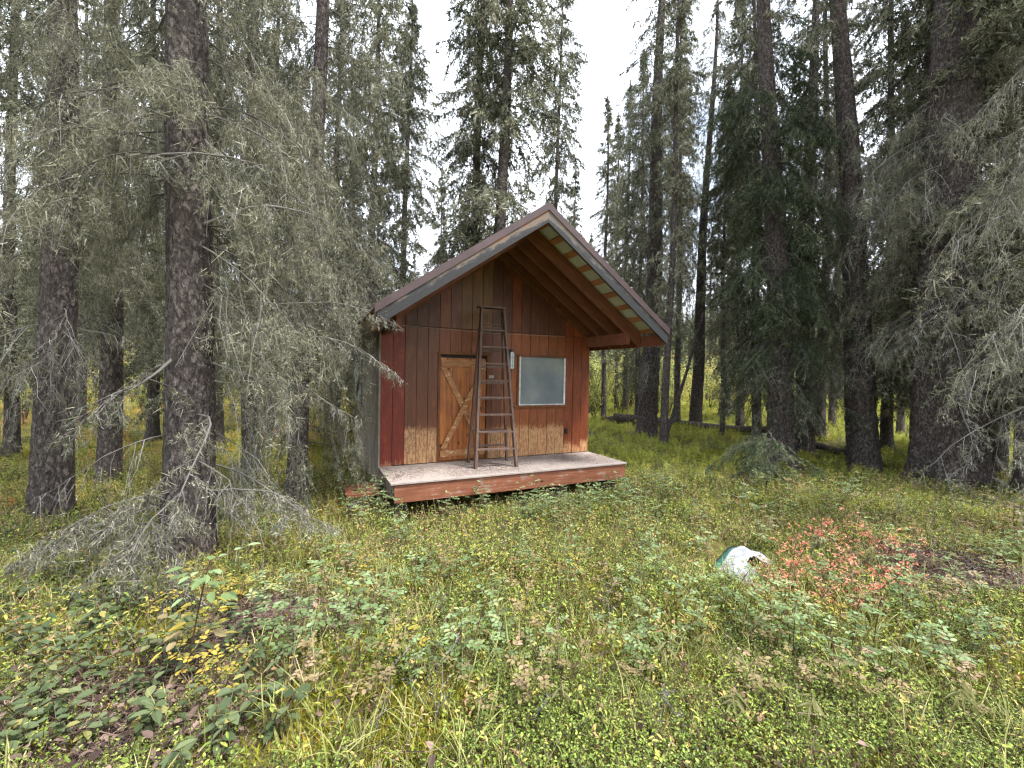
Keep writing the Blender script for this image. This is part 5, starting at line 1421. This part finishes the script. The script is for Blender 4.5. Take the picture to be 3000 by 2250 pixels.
# ------------------------------------------------------------------ the torn sack
bp_ = on_ground(1597, 1212)
bag = thing('torn_sack', bp_, 'torn white plastic sack with a green border half sunk in the moss', 'sack')
def sack():
    n = 34
    s, t = np.meshgrid(np.linspace(0, 1, n), np.linspace(0, 1, n))
    rt2 = np.array([RT[0], RT[1], 0]); rt2 /= np.linalg.norm(rt2); f2 = np.array([FW[0], FW[1], 0]); f2 /= np.linalg.norm(f2)
    A_, B_, C_, D_ = [np.array(on_ground(*q))-bp_ for q in ((1524, 1256), (1628, 1268), (1676, 1216), (1592, 1180))]
    q = ((1-s)*(1-t))[..., None]*A_+(s*(1-t))[..., None]*B_+(s*t)[..., None]*C_+((1-s)*t)[..., None]*D_
    h = .17*np.sin(np.pi*np.clip(t, .0, 1))**.6*np.sin(np.pi*(.12+.8*s))**.5+.012*np.sin(14*s+5*t)*np.sin(9*t)+.002*RNG.normal(size=s.shape)
    q[..., 2] += h-.015
    V = q.reshape(-1, 3); i = np.arange(n*n).reshape(n, n)
    F = np.stack([i[:-1, :-1], i[:-1, 1:], i[1:, 1:], i[1:, :-1]], -1).reshape(-1, 4)
    sc = (s[:-1, :-1]+s[1:, 1:]).ravel()/2; tc_ = (t[:-1, :-1]+t[1:, 1:]).ravel()/2
    hole = ((sc-.92)/.26)**2+((tc_-.42)/.17)**2+.12*np.sin(23*sc)+.1*np.sin(31*tc_) < 1
    green = sc < .17
    mb1 = MB(); mb1.add(V, F[~hole & ~green]); part('sheet', mb1, ['bag'], bag, True)
    mb2 = MB(); mb2.add(V, F[~hole & green]); part('green_border', mb2, ['bag_green'], bag, True)
    k = np.array([[q[j, 0], q[j, 0]+np.array([0, 0, .0])] for j in range(n)])
    P = (q[:, 0]+np.array([0, 0, .004]))[None]; mb3 = MB(); mb3.add(*tubes(P, np.full((1, n), .011), 5)); part('dark_hem', mb3, ['black'], bag, True)
sack()

# debris on the deck
rng = np.random.default_rng(9); mb = MB(); n = 6500
x = rng.uniform(.0, W, n); y = -.03-(D-.06)*rng.beta(1.1, 1.3, n)
dens = np.clip(low_noise(np.c_[x, y], 3.1, 2)+.25*np.exp(-((x-1.9)/.8)**2), 0, 1); k_ = rng.random(n) < dens**2*1.5; x, y = x[k_], y[k_]; n = len(x)
V, F = blades(np.c_[x, y, np.full(n, ZD+.004)], norm(np.c_[rng.normal(0, 1, (n, 2)), rng.uniform(0, .08, n)]), rng.uniform(.015, .06, n), rng.uniform(.005, .016, n), rng, np.tile([0, 0, 1.], (n, 1)))
mb.add(V, F, 0, np.repeat(rng.random(n)*.7, 3))
link('deck_litter', mb.mesh('deck_litter', [M['litter']]), None, None, 'brown needles and bark flakes scattered on the white deck', 'litter', None, 'stuff')
